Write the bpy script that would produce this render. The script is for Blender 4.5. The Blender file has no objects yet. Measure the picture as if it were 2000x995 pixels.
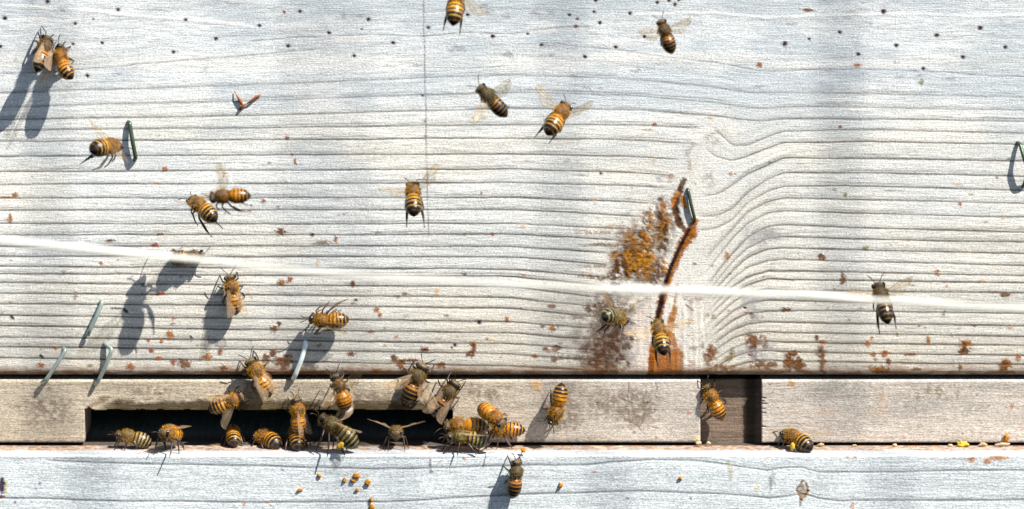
import bpy, math, random
import numpy as np
from mathutils import Vector, Matrix, noise as mnoise

# ------------------------------------------------------------------ scene, camera, light
scene = bpy.context.scene
COL = scene.collection
S = 0.00016            # metres per photograph pixel on the hive's front (frame = 0.32 m wide)
D = 9375.0             # camera distance in those pixels (1.5 m)
HC = 1653.0            # camera height above the middle of the picture (the view looks 10 degrees down)

cam_d = bpy.data.cameras.new("camera")
cam = bpy.data.objects.new("camera", cam_d); COL.objects.link(cam)
cam.location = (0, -D * S, HC * S)
cam.rotation_euler = (math.radians(90), 0, 0)
cam_d.sensor_width = 36.0
cam_d.lens = 36.0 * D / 2000.0
cam_d.shift_y = -HC / 2000.0
cam_d.clip_start = 0.01
cam_d.clip_end = 100.0
cam_d.dof.use_dof = True
cam_d.dof.focus_distance = (D - 12) * S
cam_d.dof.aperture_fstop = cam_d.lens / 7.0      # 7 mm opening
scene.camera = cam

SUNV = Vector((-1.25, 1.0, -2.0)).normalized()   # travel of the light
sun_d = bpy.data.lights.new("sun", 'SUN')
sun_d.energy = 5.0
sun_d.angle = math.radians(0.5)
sun_d.color = (1.0, 0.945, 0.86)
sun = bpy.data.objects.new("sun", sun_d); COL.objects.link(sun)
sun.rotation_euler = SUNV.to_track_quat('-Z', 'Y').to_euler()

world = bpy.data.worlds.new("World"); scene.world = world
world.use_nodes = True
wn = world.node_tree
bg = wn.nodes["Background"]
sky = wn.nodes.new("ShaderNodeTexSky"); sky.sky_type = 'NISHITA'; sky.sun_disc = False
sky.sun_elevation = math.asin(-SUNV.z)
sky.sun_rotation = math.atan2(-SUNV.x, -SUNV.y)
wn.links.new(sky.outputs[0], bg.inputs[0])
bg.inputs[1].default_value = 0.065

scene.view_settings.view_transform = 'Standard'
scene.view_settings.look = 'None'
scene.view_settings.exposure = 0.80
scene.view_settings.gamma = 1.0
scene.render.engine = 'CYCLES'
scene.cycles.transparent_max_bounces = 24

rng = np.random.RandomState(7)
random.seed(11)

def at(px, py, d=0.0):
    """pixel of the photograph, at depth d (pixels in front of the hive's face) -> metres"""
    k = (D - d) / D
    return Vector(((px - 1000) * k * S, -d * S, (HC + (497.5 - py - HC) * k) * S))

# ------------------------------------------------------------------ object helpers
def tag(o, label=None, cat=None, group=None, kind=None):
    if label: o["label"] = label
    if cat: o["category"] = cat
    if group: o["group"] = group
    if kind: o["kind"] = kind
    return o

def empty(name, loc=(0, 0, 0)):
    o = bpy.data.objects.new(name, None); COL.objects.link(o)
    o.location = loc; o.empty_display_size = 0.004
    return o

def link(name, me, mat, parent=None):
    o = bpy.data.objects.new(name, me); COL.objects.link(o)
    me.materials.clear(); me.materials.append(mat)
    if parent: o.parent = parent
    return o

def mesh_np(name, V, F, smooth=True):
    """V (n,3) float, F (m,4) or (m,3) int"""
    me = bpy.data.meshes.new(name)
    V = np.asarray(V, dtype=np.float32); F = np.asarray(F, dtype=np.int32)
    k = F.shape[1]
    me.vertices.add(len(V)); me.vertices.foreach_set("co", V.ravel())
    me.loops.add(F.size); me.loops.foreach_set("vertex_index", F.ravel())
    me.polygons.add(len(F))
    me.polygons.foreach_set("loop_start", np.arange(0, F.size, k, dtype=np.int32))
    me.polygons.foreach_set("loop_total", np.full(len(F), k, dtype=np.int32))
    me.polygons.foreach_set("use_smooth", np.full(len(F), smooth, dtype=bool))
    me.update(calc_edges=True)
    return me

def set_col(me, C, name="Col"):
    a = me.color_attributes.new(name, 'FLOAT_COLOR', 'POINT')
    C = np.asarray(C, dtype=np.float32)
    if C.shape[1] == 3: C = np.hstack([C, np.ones((len(C), 1), np.float32)])
    a.data.foreach_set("color", C.ravel())

class MB:
    """collects simple solids as one mesh"""
    def __init__(s): s.v = []; s.f = []
    def tube(s, pts, rad, n=8, caps=True):
        pts = [Vector(p) for p in pts]
        if not hasattr(rad, '__len__'): rad = [rad] * len(pts)
        b0 = len(s.v); m = len(pts)
        t = (pts[1] - pts[0]).normalized()
        a = t.orthogonal().normalized()
        for i, p in enumerate(pts):
            if i == 0: t = (pts[1] - pts[0])
            elif i == m - 1: t = (pts[-1] - pts[-2])
            else: t = (pts[i + 1] - pts[i]).normalized() + (pts[i] - pts[i - 1]).normalized()
            t.normalize()
            a = (a - t * a.dot(t)).normalized(); b = t.cross(a)
            for k in range(n):
                w = 2 * math.pi * k / n
                s.v.append(p + (a * math.cos(w) + b * math.sin(w)) * rad[i])
        for i in range(m - 1):
            for k in range(n):
                k2 = (k + 1) % n
                s.f.append((b0 + i * n + k, b0 + i * n + k2, b0 + (i + 1) * n + k2, b0 + (i + 1) * n + k))
        if caps:
            for i, e in ((0, 1), (m - 1, -1)):
                c = len(s.v); s.v.append(pts[i])
                for k in range(n):
                    k2 = (k + 1) % n
                    A, B = b0 + i * n + k, b0 + i * n + k2
                    s.f.append((c, B, A) if e == 1 else (c, A, B))
    def ball(s, c, r, R=None, nu=14, nv=9):
        c = Vector(c); b0 = len(s.v)
        R = R or Matrix.Identity(3)
        for j in range(nv + 1):
            th = math.pi * j / nv
            for i in range(nu):
                ph = 2 * math.pi * i / nu
                s.v.append(c + R @ Vector((r[0] * math.sin(th) * math.cos(ph), r[1] * math.sin(th) * math.sin(ph), r[2] * math.cos(th))))
        for j in range(nv):
            for i in range(nu):
                i2 = (i + 1) % nu
                s.f.append((b0 + j * nu + i, b0 + (j + 1) * nu + i, b0 + (j + 1) * nu + i2, b0 + j * nu + i2))
    def box(s, lo, hi):
        b = len(s.v)
        for x in (lo[0], hi[0]):
            for y in (lo[1], hi[1]):
                for z in (lo[2], hi[2]): s.v.append(Vector((x, y, z)))
        for f in ((0, 1, 3, 2), (4, 6, 7, 5), (0, 4, 5, 1), (2, 3, 7, 6), (0, 2, 6, 4), (1, 5, 7, 3)):
            s.f.append(tuple(b + i for i in f))
    def mesh(s, name, smooth=True):
        me = bpy.data.meshes.new(name)
        me.from_pydata([tuple(v) for v in s.v], [], s.f)
        if smooth: me.polygons.foreach_set("use_smooth", [True] * len(me.polygons))
        me.validate(); me.update()
        return me
    def build(s, name, mat, parent=None, smooth=True):
        return link(name, s.mesh(name, smooth), mat, parent)

# ------------------------------------------------------------------ materials
def new_mat(name):
    m = bpy.data.materials.new(name); m.use_nodes = True
    nt = m.node_tree
    return m, nt, nt.nodes["Principled BSDF"]

def wood_mat(name, bump=0.5, grain=0.22, rough=0.78, spec=0.12):
    m, nt, p = new_mat(name)
    N = nt.nodes; L = nt.links
    at_ = N.new("ShaderNodeAttribute"); at_.attribute_name = "Col"
    tc = N.new("ShaderNodeTexCoord")
    mp = N.new("ShaderNodeMapping"); mp.inputs["Scale"].default_value = (1700, 1700, 3300)
    L.new(tc.outputs["Object"], mp.inputs[0])
    n1 = N.new("ShaderNodeTexNoise"); n1.inputs["Scale"].default_value = 1.0; n1.inputs["Detail"].default_value = 2.0
    n1.inputs["Roughness"].default_value = 0.7
    L.new(mp.outputs[0], n1.inputs["Vector"])
    mp2 = N.new("ShaderNodeMapping"); mp2.inputs["Scale"].default_value = (160, 400, 2600)
    L.new(tc.outputs["Object"], mp2.inputs[0])
    n2 = N.new("ShaderNodeTexNoise"); n2.inputs["Scale"].default_value = 1.0; n2.inputs["Detail"].default_value = 3.0
    L.new(mp2.outputs[0], n2.inputs["Vector"])
    mr = N.new("ShaderNodeMapRange"); mr.inputs["From Min"].default_value = 0.25; mr.inputs["From Max"].default_value = 0.75
    mr.inputs["To Min"].default_value = 1 - grain; mr.inputs["To Max"].default_value = 1 + grain * 0.6
    L.new(n1.outputs[0], mr.inputs[0])
    mr2 = N.new("ShaderNodeMapRange"); mr2.inputs["From Min"].default_value = 0.3; mr2.inputs["From Max"].default_value = 0.7
    mr2.inputs["To Min"].default_value = 0.93; mr2.inputs["To Max"].default_value = 1.05
    L.new(n2.outputs[0], mr2.inputs[0])
    mu = N.new("ShaderNodeMath"); mu.operation = 'MULTIPLY'
    L.new(mr.outputs[0], mu.inputs[0]); L.new(mr2.outputs[0], mu.inputs[1])
    vm = N.new("ShaderNodeVectorMath"); vm.operation = 'SCALE'
    L.new(at_.outputs["Color"], vm.inputs[0]); L.new(mu.outputs[0], vm.inputs["Scale"])
    L.new(vm.outputs[0], p.inputs["Base Color"])
    p.inputs["Roughness"].default_value = rough
    p.inputs["Specular IOR Level"].default_value = spec
    ad = N.new("ShaderNodeMath"); ad.operation = 'ADD'
    L.new(n1.outputs[0], ad.inputs[0]); L.new(n2.outputs[0], ad.inputs[1])
    bp = N.new("ShaderNodeBump"); bp.inputs["Strength"].default_value = bump; bp.inputs["Distance"].default_value = 0.00012
    L.new(ad.outputs[0], bp.inputs["Height"]); L.new(bp.outputs[0], p.inputs["Normal"])
    return m

def plain_mat(name, col, rough=0.6, metal=0.0, spec=0.5, noise_amt=0.2, nscale=2500, bump=0.2):
    m, nt, p = new_mat(name)
    N = nt.nodes; L = nt.links
    tc = N.new("ShaderNodeTexCoord")
    n1 = N.new("ShaderNodeTexNoise"); n1.inputs["Scale"].default_value = nscale; n1.inputs["Detail"].default_value = 3
    L.new(tc.outputs["Object"], n1.inputs["Vector"])
    cr = N.new("ShaderNodeMix"); cr.data_type = 'RGBA'
    cr.inputs["A"].default_value = tuple(c * (1 - noise_amt) for c in col) + (1,)
    cr.inputs["B"].default_value = tuple(min(1, c * (1 + noise_amt)) for c in col) + (1,)
    L.new(n1.outputs[0], cr.inputs["Factor"]); L.new(cr.outputs["Result"], p.inputs["Base Color"])
    p.inputs["Roughness"].default_value = rough; p.inputs["Metallic"].default_value = metal
    p.inputs["Specular IOR Level"].default_value = spec
    bp = N.new("ShaderNodeBump"); bp.inputs["Strength"].default_value = bump; bp.inputs["Distance"].default_value = 0.0001
    L.new(n1.outputs[0], bp.inputs["Height"]); L.new(bp.outputs[0], p.inputs["Normal"])
    return m

M_BOARD = wood_mat("bleached_wood", 0.9, 0.52)
M_STRIP = wood_mat("raw_weathered_wood", 0.95, 0.52, 0.8)
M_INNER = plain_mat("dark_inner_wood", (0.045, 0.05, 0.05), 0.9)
M_STAPLE = plain_mat("dull_steel", (0.05, 0.085, 0.05), 0.33, 0.35, 0.6)
M_STAPLE_PALE = plain_mat("bright_steel", (0.36, 0.44, 0.41), 0.25, 0.45, 0.7)
M_LINE = plain_mat("pale_plastic_line", (0.74, 0.73, 0.64), 0.25, 0, 0.7, 0.05)
M_SHADOW_ROD = plain_mat("shadow_rod_brown", (0.32, 0.26, 0.14), 0.7, 0, 0.3, 0.2, 300)
M_POLLEN = plain_mat("orange_pollen", (0.46, 0.19, 0.018), 0.85, 0, 0.2, 0.35, 4000, 0.8)
M_POLLEN_Y = plain_mat("yellow_pollen", (0.62, 0.42, 0.05), 0.85, 0, 0.2, 0.25, 4000, 0.8)
M_CRUMB = plain_mat("pale_wax_crumb", (0.52, 0.40, 0.23), 0.8, 0, 0.3, 0.2, 4000, 0.8)
M_HUSK = plain_mat("brown_husk", (0.30, 0.10, 0.035), 0.7, 0, 0.3, 0.4, 3000, 0.6)
M_EYE = plain_mat("eye_black", (0.012, 0.008, 0.006), 0.18, 0, 0.7, 0.3)
M_DARKLEG = plain_mat("antenna_dark", (0.03, 0.018, 0.01), 0.45, 0, 0.4, 0.3)

m, nt, p = new_mat("bee_body"); M_BEE = m
a_ = nt.nodes.new("ShaderNodeAttribute"); a_.attribute_name = "Col"
nt.links.new(a_.outputs["Color"], p.inputs["Base Color"])
nt.links.new(a_.outputs["Alpha"], p.inputs["Roughness"])
p.inputs["Specular IOR Level"].default_value = 0.55
tc = nt.nodes.new("ShaderNodeTexCoord"); nz = nt.nodes.new("ShaderNodeTexNoise"); nz.inputs["Scale"].default_value = 5.5
nt.links.new(tc.outputs["Object"], nz.inputs["Vector"])
bp = nt.nodes.new("ShaderNodeBump"); bp.inputs["Strength"].default_value = 0.35; bp.inputs["Distance"].default_value = 0.0001
nt.links.new(nz.outputs[0], bp.inputs["Height"]); nt.links.new(bp.outputs[0], p.inputs["Normal"])

def hair_mat(name, col):
    m, nt, p = new_mat(name)
    p.inputs["Base Color"].default_value = col + (1,)
    p.inputs["Roughness"].default_value = 0.7
    p.inputs["Specular IOR Level"].default_value = 0.3
    tr = nt.nodes.new("ShaderNodeBsdfTranslucent"); tr.inputs[0].default_value = col + (1,)
    mx = nt.nodes.new("ShaderNodeMixShader"); mx.inputs[0].default_value = 0.35
    nt.links.new(p.outputs[0], mx.inputs[1]); nt.links.new(tr.outputs[0], mx.inputs[2])
    nt.links.new(mx.outputs[0], nt.nodes["Material Output"].inputs[0])
    return m
M_HAIR = hair_mat("golden_fur", (0.60, 0.31, 0.018))
M_HAIR_D = hair_mat("brown_fur", (0.24, 0.13, 0.02))
M_HAIR_G = hair_mat("grey_green_fur", (0.22, 0.20, 0.09))

def wing_mat(name, transp, col):
    m, nt, p = new_mat(name)
    N = nt.nodes; L = nt.links
    tc = N.new("ShaderNodeTexCoord")
    vo = N.new("ShaderNodeTexVoronoi"); vo.feature = 'DISTANCE_TO_EDGE'; vo.inputs["Scale"].default_value = 0.62
    mp = N.new("ShaderNodeMapping"); mp.inputs["Scale"].default_value = (0.45, 1.2, 1)
    L.new(tc.outputs["UV"], mp.inputs[0]); L.new(mp.outputs[0], vo.inputs["Vector"])
    lt = N.new("ShaderNodeMath"); lt.operation = 'LESS_THAN'; lt.inputs[1].default_value = 0.05
    L.new(vo.outputs["Distance"], lt.inputs[0])
    p.inputs["Base Color"].default_value = col + (1,)
    p.inputs["Roughness"].default_value = 0.32
    p.inputs["Specular IOR Level"].default_value = 0.8
    tl = N.new("ShaderNodeBsdfTranslucent"); tl.inputs[0].default_value = col + (1,)
    m1 = N.new("ShaderNodeMixShader"); m1.inputs[0].default_value = 0.35
    L.new(p.outputs[0], m1.inputs[1]); L.new(tl.outputs[0], m1.inputs[2])
    tr = N.new("ShaderNodeBsdfTransparent"); tr.inputs[0].default_value = (0.97, 0.95, 0.90, 1)
    m2 = N.new("ShaderNodeMixShader"); m2.inputs[0].default_value = transp
    L.new(m1.outputs[0], m2.inputs[1]); L.new(tr.outputs[0], m2.inputs[2])
    ve = N.new("ShaderNodeBsdfDiffuse"); ve.inputs[0].default_value = (0.14, 0.07, 0.03, 1)
    m3 = N.new("ShaderNodeMixShader")
    mm = N.new("ShaderNodeMath"); mm.operation = 'MULTIPLY'; mm.inputs[1].default_value = 0.75 * (1 - transp) + 0.12
    L.new(lt.outputs[0], mm.inputs[0]); L.new(mm.outputs[0], m3.inputs[0])
    L.new(m2.outputs[0], m3.inputs[1]); L.new(ve.outputs[0], m3.inputs[2])
    L.new(m3.outputs[0], N["Material Output"].inputs[0])
    return m
M_WING = wing_mat("wing_membrane", 0.85, (0.90, 0.70, 0.50))
M_WING_F = wing_mat("wing_membrane_thin", 0.90, (0.50, 0.36, 0.22))

# ------------------------------------------------------------------ numpy noise
TAB = rng.rand(512, 512).astype(np.float32)
def vn(x, y, seed=0):
    x = x + seed * 17.31; y = y + seed * 7.77
    xi = np.floor(x).astype(np.int64); yi = np.floor(y).astype(np.int64)
    fx = (x - xi); fy = (y - yi)
    fx = fx * fx * (3 - 2 * fx); fy = fy * fy * (3 - 2 * fy)
    a = TAB[yi & 511, xi & 511]; b = TAB[yi & 511, (xi + 1) & 511]
    c = TAB[(yi + 1) & 511, xi & 511]; d = TAB[(yi + 1) & 511, (xi + 1) & 511]
    return (a * (1 - fx) + b * fx) * (1 - fy) + (c * (1 - fx) + d * fx) * fy
def fb(x, y, seed=0, o=3):
    s = 0; a = 1; t = 0
    for i in range(o):
        s = s + a * vn(x * 2 ** i, y * 2 ** i, seed + i * 3); t += a; a *= 0.55
    return s / t
def sm(x, a, b):
    t = np.clip((x - a) / (b - a), 0, 1); return t * t * (3 - 2 * t)

def axis(lo, hi, flo, fhi, step, coarse):
    a = [np.arange(lo, flo, coarse), np.arange(flo, fhi, step), np.arange(fhi, hi + coarse * 0.5, coarse)]
    return np.concatenate(a)

class Panel:
    """a board front as a fine grid in photograph pixels: colour C and relief H"""
    def __init__(s, xs, ys):
        s.X, s.Y = np.meshgrid(xs, ys)
        s.C = np.zeros(s.X.shape + (3,), np.float32)
        s.H = np.zeros(s.X.shape, np.float32)
        s.xs, s.ys = xs, ys
    def win(s, x0, x1, y0, y1):
        i0, i1 = np.searchsorted(s.ys, (y0, y1)); j0, j1 = np.searchsorted(s.xs, (x0, x1))
        return slice(i0, i1), slice(j0, j1)
    def mix(s, w, m, col):
        m = m[..., None]
        s.C[w] = s.C[w] * (1 - m) + np.array(col, np.float32) * m
    def blot(s, x, y, rx, ry=None, col=(0.3, 0.12, 0.03), a=0.85, ang=0.0, rough=0.8, h=0.5, col2=None, soft=0.35, patchy=0.0):
        ry = ry or rx
        R = max(rx, ry) * 1.8 + 4
        w = s.win(x - R, x + R, y - R, y + R)
        X = s.X[w]; Y = s.Y[w]
        if X.size == 0: return
        c, sn = math.cos(ang), math.sin(ang)
        u = ((X - x) * c + (Y - y) * sn) / rx; v = (-(X - x) * sn + (Y - y) * c) / ry
        f = max(2.0, min(rx, ry) * 0.5)
        n = fb(X / f, Y / f, seed=x * 0.013 + y * 0.029, o=3) - 0.5
        r = np.sqrt(u * u + v * v) + n * rough * 1.9
        m = 1 - sm(r, 1 - soft, 1 + soft * 0.6)
        if patchy: m = m * sm(fb(X / 7, Y / 7, seed=x * .03, o=3), patchy - 0.1, patchy + 0.08)
        m = m * a
        cc = np.array(col, np.float32)
        if col2 is not None:
            t = sm(fb(X / 4.5, Y / 4.5, seed=x * 0.05 + 3, o=2), 0.4, 0.6)[..., None]
            cc = cc * (1 - t) + np.array(col2, np.float32) * t
        s.C[w] = s.C[w] * (1 - m[..., None]) + cc * m[..., None]
        s.H[w] += h * m
    def line(s, pts, col=(0.12, 0.1, 0.1), a=0.7, wd=1.3, h=-0.8, brk=0.4, seed=1):
        px = [q[0] for q in pts]; py = [q[1] for q in pts]
        w = s.win(min(px) - 2, max(px) + 2, min(py) - 12, max(py) + 12)
        X = s.X[w]; Y = s.Y[w]
        if X.size == 0: return
        yl = np.interp(X, px, py) + 1.5 * (vn(X / 22, X * 0, seed) - 0.5)
        m = np.exp(-((Y - yl) / wd) ** 2)
        e = sm(X, min(px), min(px) + 15) * (1 - sm(X, max(px) - 15, max(px)))
        m = m * e * (1 - brk + brk * vn(X / 14, X * 0, seed + 5)) * a
        s.mix(w, m, col); s.H[w] += h * m
    def path(s, pts, wds, col, a=0.9, h=-0.5, col2=None, rough=0.9):
        """any-direction stroke"""
        for (x0, y0), (x1, y1), w0, w1 in zip(pts[:-1], pts[1:], wds[:-1], wds[1:]):
            R = max(w0, w1) * 2 + 5
            w = s.win(min(x0, x1) - R, max(x0, x1) + R, min(y0, y1) - R, max(y0, y1) + R)
            X = s.X[w]; Y = s.Y[w]
            if X.size == 0: continue
            dx, dy = x1 - x0, y1 - y0; L2 = dx * dx + dy * dy + 1e-6
            t = np.clip(((X - x0) * dx + (Y - y0) * dy) / L2, 0, 1)
            dd = np.hypot(X - x0 - t * dx, Y - y0 - t * dy) / (w0 + (w1 - w0) * t)
            dd = dd + (fb(X / 4, Y / 4, 9, 2) - 0.5) * rough
            m = (1 - sm(dd, 0.6, 1.15)) * a
            cc = np.array(col, np.float32)
            if col2 is not None:
                q = sm(fb(X / 5, Y / 5, 4, 2), 0.4, 0.6)[..., None]; cc = cc * (1 - q) + np.array(col2, np.float32) * q
            s.C[w] = s.C[w] * (1 - m[..., None]) + cc * m[..., None]
            s.H[w] += h * m

def panel_mesh(name, P, depth, thick, mat, parent=None, keep=None, yoff=None):
    """front grid at `depth` px in front of the face plane, sides going back `thick` px along every open edge"""
    ny, nx = P.X.shape
    d = depth + P.H
    if yoff is not None: d = d + yoff
    k = (D - depth) / D
    V = np.stack([(P.X - 1000) * k * S, -d * S, (HC + (497.5 - P.Y - HC) * k) * S], -1).reshape(-1, 3)
    idx = np.arange(ny * nx).reshape(ny, nx)
    a = idx[:-1, :-1]; b = idx[1:, :-1]; c = idx[1:, 1:]; e = idx[:-1, 1:]
    F = np.stack([a, b, c, e], -1)
    F = F[keep] if keep is not None else F.reshape(-1, 4)
    # boundary edges
    E = np.concatenate([F[:, [0, 1]], F[:, [1, 2]], F[:, [2, 3]], F[:, [3, 0]]])
    key = E.min(1).astype(np.int64) * (ny * nx) + E.max(1)
    u, inv, cnt = np.unique(key, return_inverse=True, return_counts=True)
    B = E[cnt[inv] == 1]
    used = np.unique(F); mp = -np.ones(ny * nx, np.int64); mp[used] = np.arange(len(used))
    F = mp[F]; Vu = V[used]; Cu = P.C.reshape(-1, 3)[used]
    B = mp[B]; bv = np.unique(B)
    layers = [3, 12, thick]          # extra rings going back
    nb = len(bv); m2 = -np.ones(len(used), np.int64); m2[bv] = np.arange(nb)
    Vs = [Vu]; Cs = [Cu]; Fs = [F]
    prev = bv; off = len(Vu)
    prevmap = np.arange(len(used))
    for L_ in layers:
        nv = Vu[bv].copy(); nv[:, 1] += L_ * S
        Vs.append(nv); Cs.append(Cu[bv] * 0.9)
        cur = -np.ones(len(used), np.int64); cur[bv] = off + np.arange(nb)
        Fs.append(np.stack([prevmap[B[:, 1]], prevmap[B[:, 0]], cur[B[:, 0]], cur[B[:, 1]]], -1))
        prevmap = cur; off += nb
    V = np.concatenate(Vs); C = np.concatenate(Cs); F = np.concatenate(Fs)
    me = mesh_np(name, V, F, True)
    # crisp edges where the sides start
    set_col(me, C)
    return link(name, me, mat, parent)

# ------------------------------------------------------------------ colours of stains
RED = (0.15, 0.020, 0.008); ORG = (0.42, 0.14, 0.010); BRN = (0.075, 0.028, 0.008); DRK = (0.045, 0.025, 0.03)
OLV = (0.17, 0.12, 0.025); GRY = (0.30, 0.28, 0.30); PUR = (0.10, 0.04, 0.06); PAL = (0.72, 0.58, 0.36)

# ================================================================== upper box front
xs = axis(-320, 2320, -20, 2020, 2.4, 12)
ys = np.concatenate([axis(-320, -20, -20, -20, 1.6, 10)[:-1], np.arange(-20, 734.0, 1.55)])
P = Panel(xs, ys)
X, Y = P.X, P.Y
# grain lines: y at x = 0, 500, 1000, 1250 and, right of the knot, 1500, 1530, 1700, 2000
T = [
 (182,166,146,156,183,182,184,191),(210,197,181,188,213,209,210,216),(234,226,212,215,237,232,233,237),
 (255,250,244,245,267,257,254,261),(277,274,270,274,290,279,277,282),(306,303,301.5,306.5,323,309,310,315),
 (336,333,331,338,350,338,338,345),(361,359,357,364,374,364,364,372),(387,387,386,396,394,388,391,398),
 (411,411,409.5,423,416,413,418,425),(437,438,437,449,443,440,446,453.5),(459,459,458,472,466,463,468,474),
 (482,481,482,499,487,485,489,496),(501,502,502.5,522,509,507,512,519),(520,524,526,549,529,530,533,539),
 (535,538,540,566,545,547,549,553),(552,558,561,590,565,567,569,573),(573,577,582,609,587,588,591,595),
 (594,597,603,628,608,608,608,613),(616,623,629,651,629,630,633,637),(637,644,651,671,648,650,653,657.5),
 (659.5,664.5,672,692,667,669,672,675),(678,683,692,711,685,688,691,695),(700,705,716,729,703,706,709,712)]
KN = {  # hooks right of the knot: y at 1370,1400,1430,1460
 3:(250,256,284,284),4:(285,308,315,306),5:(384,380,362,340),6:(423,421,408,377),7:(450,446,430,396),
 8:(515,480,448,414),9:(545,505,466,437),10:(575,532,496,465),11:(590,548,512,484),12:(602,562,530,503),
 13:(612,577,545,522),14:(622,590,560,541),15:(634,603,575,557),16:(650,620,592,573),17:(664,635,609,593),
 18:(678,650,627,613),19:(692,667,645,633),20:(704,683,662,652),21:(716,700,681,671),22:(728,716,699,689),23:(740,731,716,708)}
xl = np.array([-320, 0, 500, 1000, 1250, 1345.]); xr = np.array([1500, 1530, 1700, 2000, 2320.])
nl = len(T)
YL = np.zeros((nl, len(xs))); YR = np.zeros((nl, len(xs)))
for i, t in enumerate(T):
    dn = (t[3] - t[2]) / 250.0
    kl = [t[0], t[0], t[1], t[2], t[3], t[3] + dn * 150 + (6 if i > 8 else 4)]
    YL[i] = np.interp(xs, xl, kl)
    if i in KN: kx = [1370, 1400, 1430, 1460]; ky = list(KN[i])
    else: kx = [1345, 1400, 1440]; ky = [t[3] + 6, (t[3] + 6) * .5 + t[4] * .5 - 2, t[4] - 3]
    YR[i] = np.interp(xs, kx + list(xr), ky + [t[4], t[5], t[6], t[7], t[7] + 3])
def smooth_rows(A, n):
    k = np.hanning(n); k /= k.sum()
    return np.array([np.convolve(np.pad(r, n // 2, mode='edge'), k, 'valid')[:len(r)] for r in A])
YL = smooth_rows(YL, 41); YR = smooth_rows(YR, 11)
for i in range(3):
    t = T[i]
    full = np.interp(xs, [-320, 0, 500, 1000, 1250, 1400, 1460, 1500, 1530, 1700, 2000, 2320], [t[0], t[0], t[1], t[2], t[3], t[3] * .45 + t[4] * .55, t[4] - 1, t[4], t[5], t[6], t[7], t[7]])
    YL[i] = YR[i] = smooth_rows(full[None], 31)[0]
SPLIT = np.interp(Y, [-400, 220, 300, 380, 440, 500, 560, 740], [1420, 1410, 1370, 1345, 1350, 1345, 1340, 1340])
ENDL = np.interp(Y, [0, 240, 300, 350, 400, 450, 500, 560, 640, 740], [1420, 1385, 1350, 1315, 1285, 1235, 1200, 1190, 1170, 1160])
STR = np.interp(Y, [0, 240, 300, 380, 440, 500, 560, 700, 740], [1380, 1400, 1372, 1372, 1358, 1375, 1382, 1392, 1400])
isR = X > SPLIT
U = np.zeros_like(X)
extra = np.array([-9, -6, -4, -3, -2, -1])
for j in range(len(xs)):
    for side in (0, 1):
        col = (YR if side else YL)[:, j]
        top = col[0]
        yy = np.concatenate([[top - 520, top - 240, top - 140, top - 105, top - 68, top - 34], col, [col[-1] + 18, col[-1] + 60]])
        uu = np.concatenate([extra, np.arange(nl), [nl, nl + 2]])
        bl_ = sm(X[:, j] - SPLIT[:, j], -12, 12)
        U[:, j] += np.interp(Y[:, j], yy, uu) * (bl_ if side else 1 - bl_)
wob = (fb(X / 90, Y / 25, 2, 2) - 0.5)
UF = U + wob * 0.10
# base tone
base = np.array((0.785, 0.825, 0.845), np.float32)
cream = np.array((0.88, 0.865, 0.80), np.float32)
warm = np.array((0.70, 0.645, 0.545), np.float32)
wm = sm(Y, 470, 700) * 0.75 * (1 - 0.35 * sm(X, 500, 1500)) + 0.25 * sm(Y, 200, 350) * sm(X, 500, 1300)
wm = np.clip(wm, 0, 1)
P.C[:] = base
cm = np.clip(sm(Y, 130, 300) * (0.35 + 0.65 * sm(fb(X / 330, Y / 120, 61, 3), .35, .6)) + .5 * sm(Y, 95, 120) * (1 - sm(Y, 125, 145)), 0, 1)[..., None]
P.C = P.C * (1 - cm) + cream * cm
P.C = P.C * (1 - wm[..., None]) + warm * wm[..., None]
big = fb(X / 260, UF * 1.1, 5, 3) - 0.5
fib = fb(X / 55, UF * 5.5, 8, 3) - 0.5
fine = fb(X / 16, UF * 14 + Y / 9, 12, 2) - 0.5
mot = fb(X / 3.2, Y / 2.6, 15, 2) - 0.5
frac = UF - np.floor(UF)
late = 0.10 * sm(frac, 0.55, 1.0) * (U > -0.5)                 # wood darkens towards each late-wood line
tone = 1 + 0.26 * big + 0.30 * fib + 0.26 * fine + 0.34 * mot - late - .03
tone -= 0.05 * sm(Y, 440, 450) * (1 - sm(Y, 495, 510)) + 0.05 * sm(Y, 600, 720)
tone -= 0.07 * (1 - sm(Y, 20, 60)) * (1 - sm(np.abs(X - 1150), 500, 900)) + 0.05 * (1 - sm(Y, 100, 160))
P.C *= np.clip(tone, 0.4, 1.25)[..., None]
P.H += 0.6 * fib + 0.26 * fine + 0.26 * mot + 0.5 * big
# blue-grey weathering towards the top
bl = sm(fb(X / 150, Y / 60, 22, 3), 0.42, 0.66) * (1 - .6 * sm(Y, 180, 400)) * 0.42
P.C = P.C * (1 - bl[..., None]) + np.array((0.44, 0.52, 0.58), np.float32) * bl[..., None]
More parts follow.
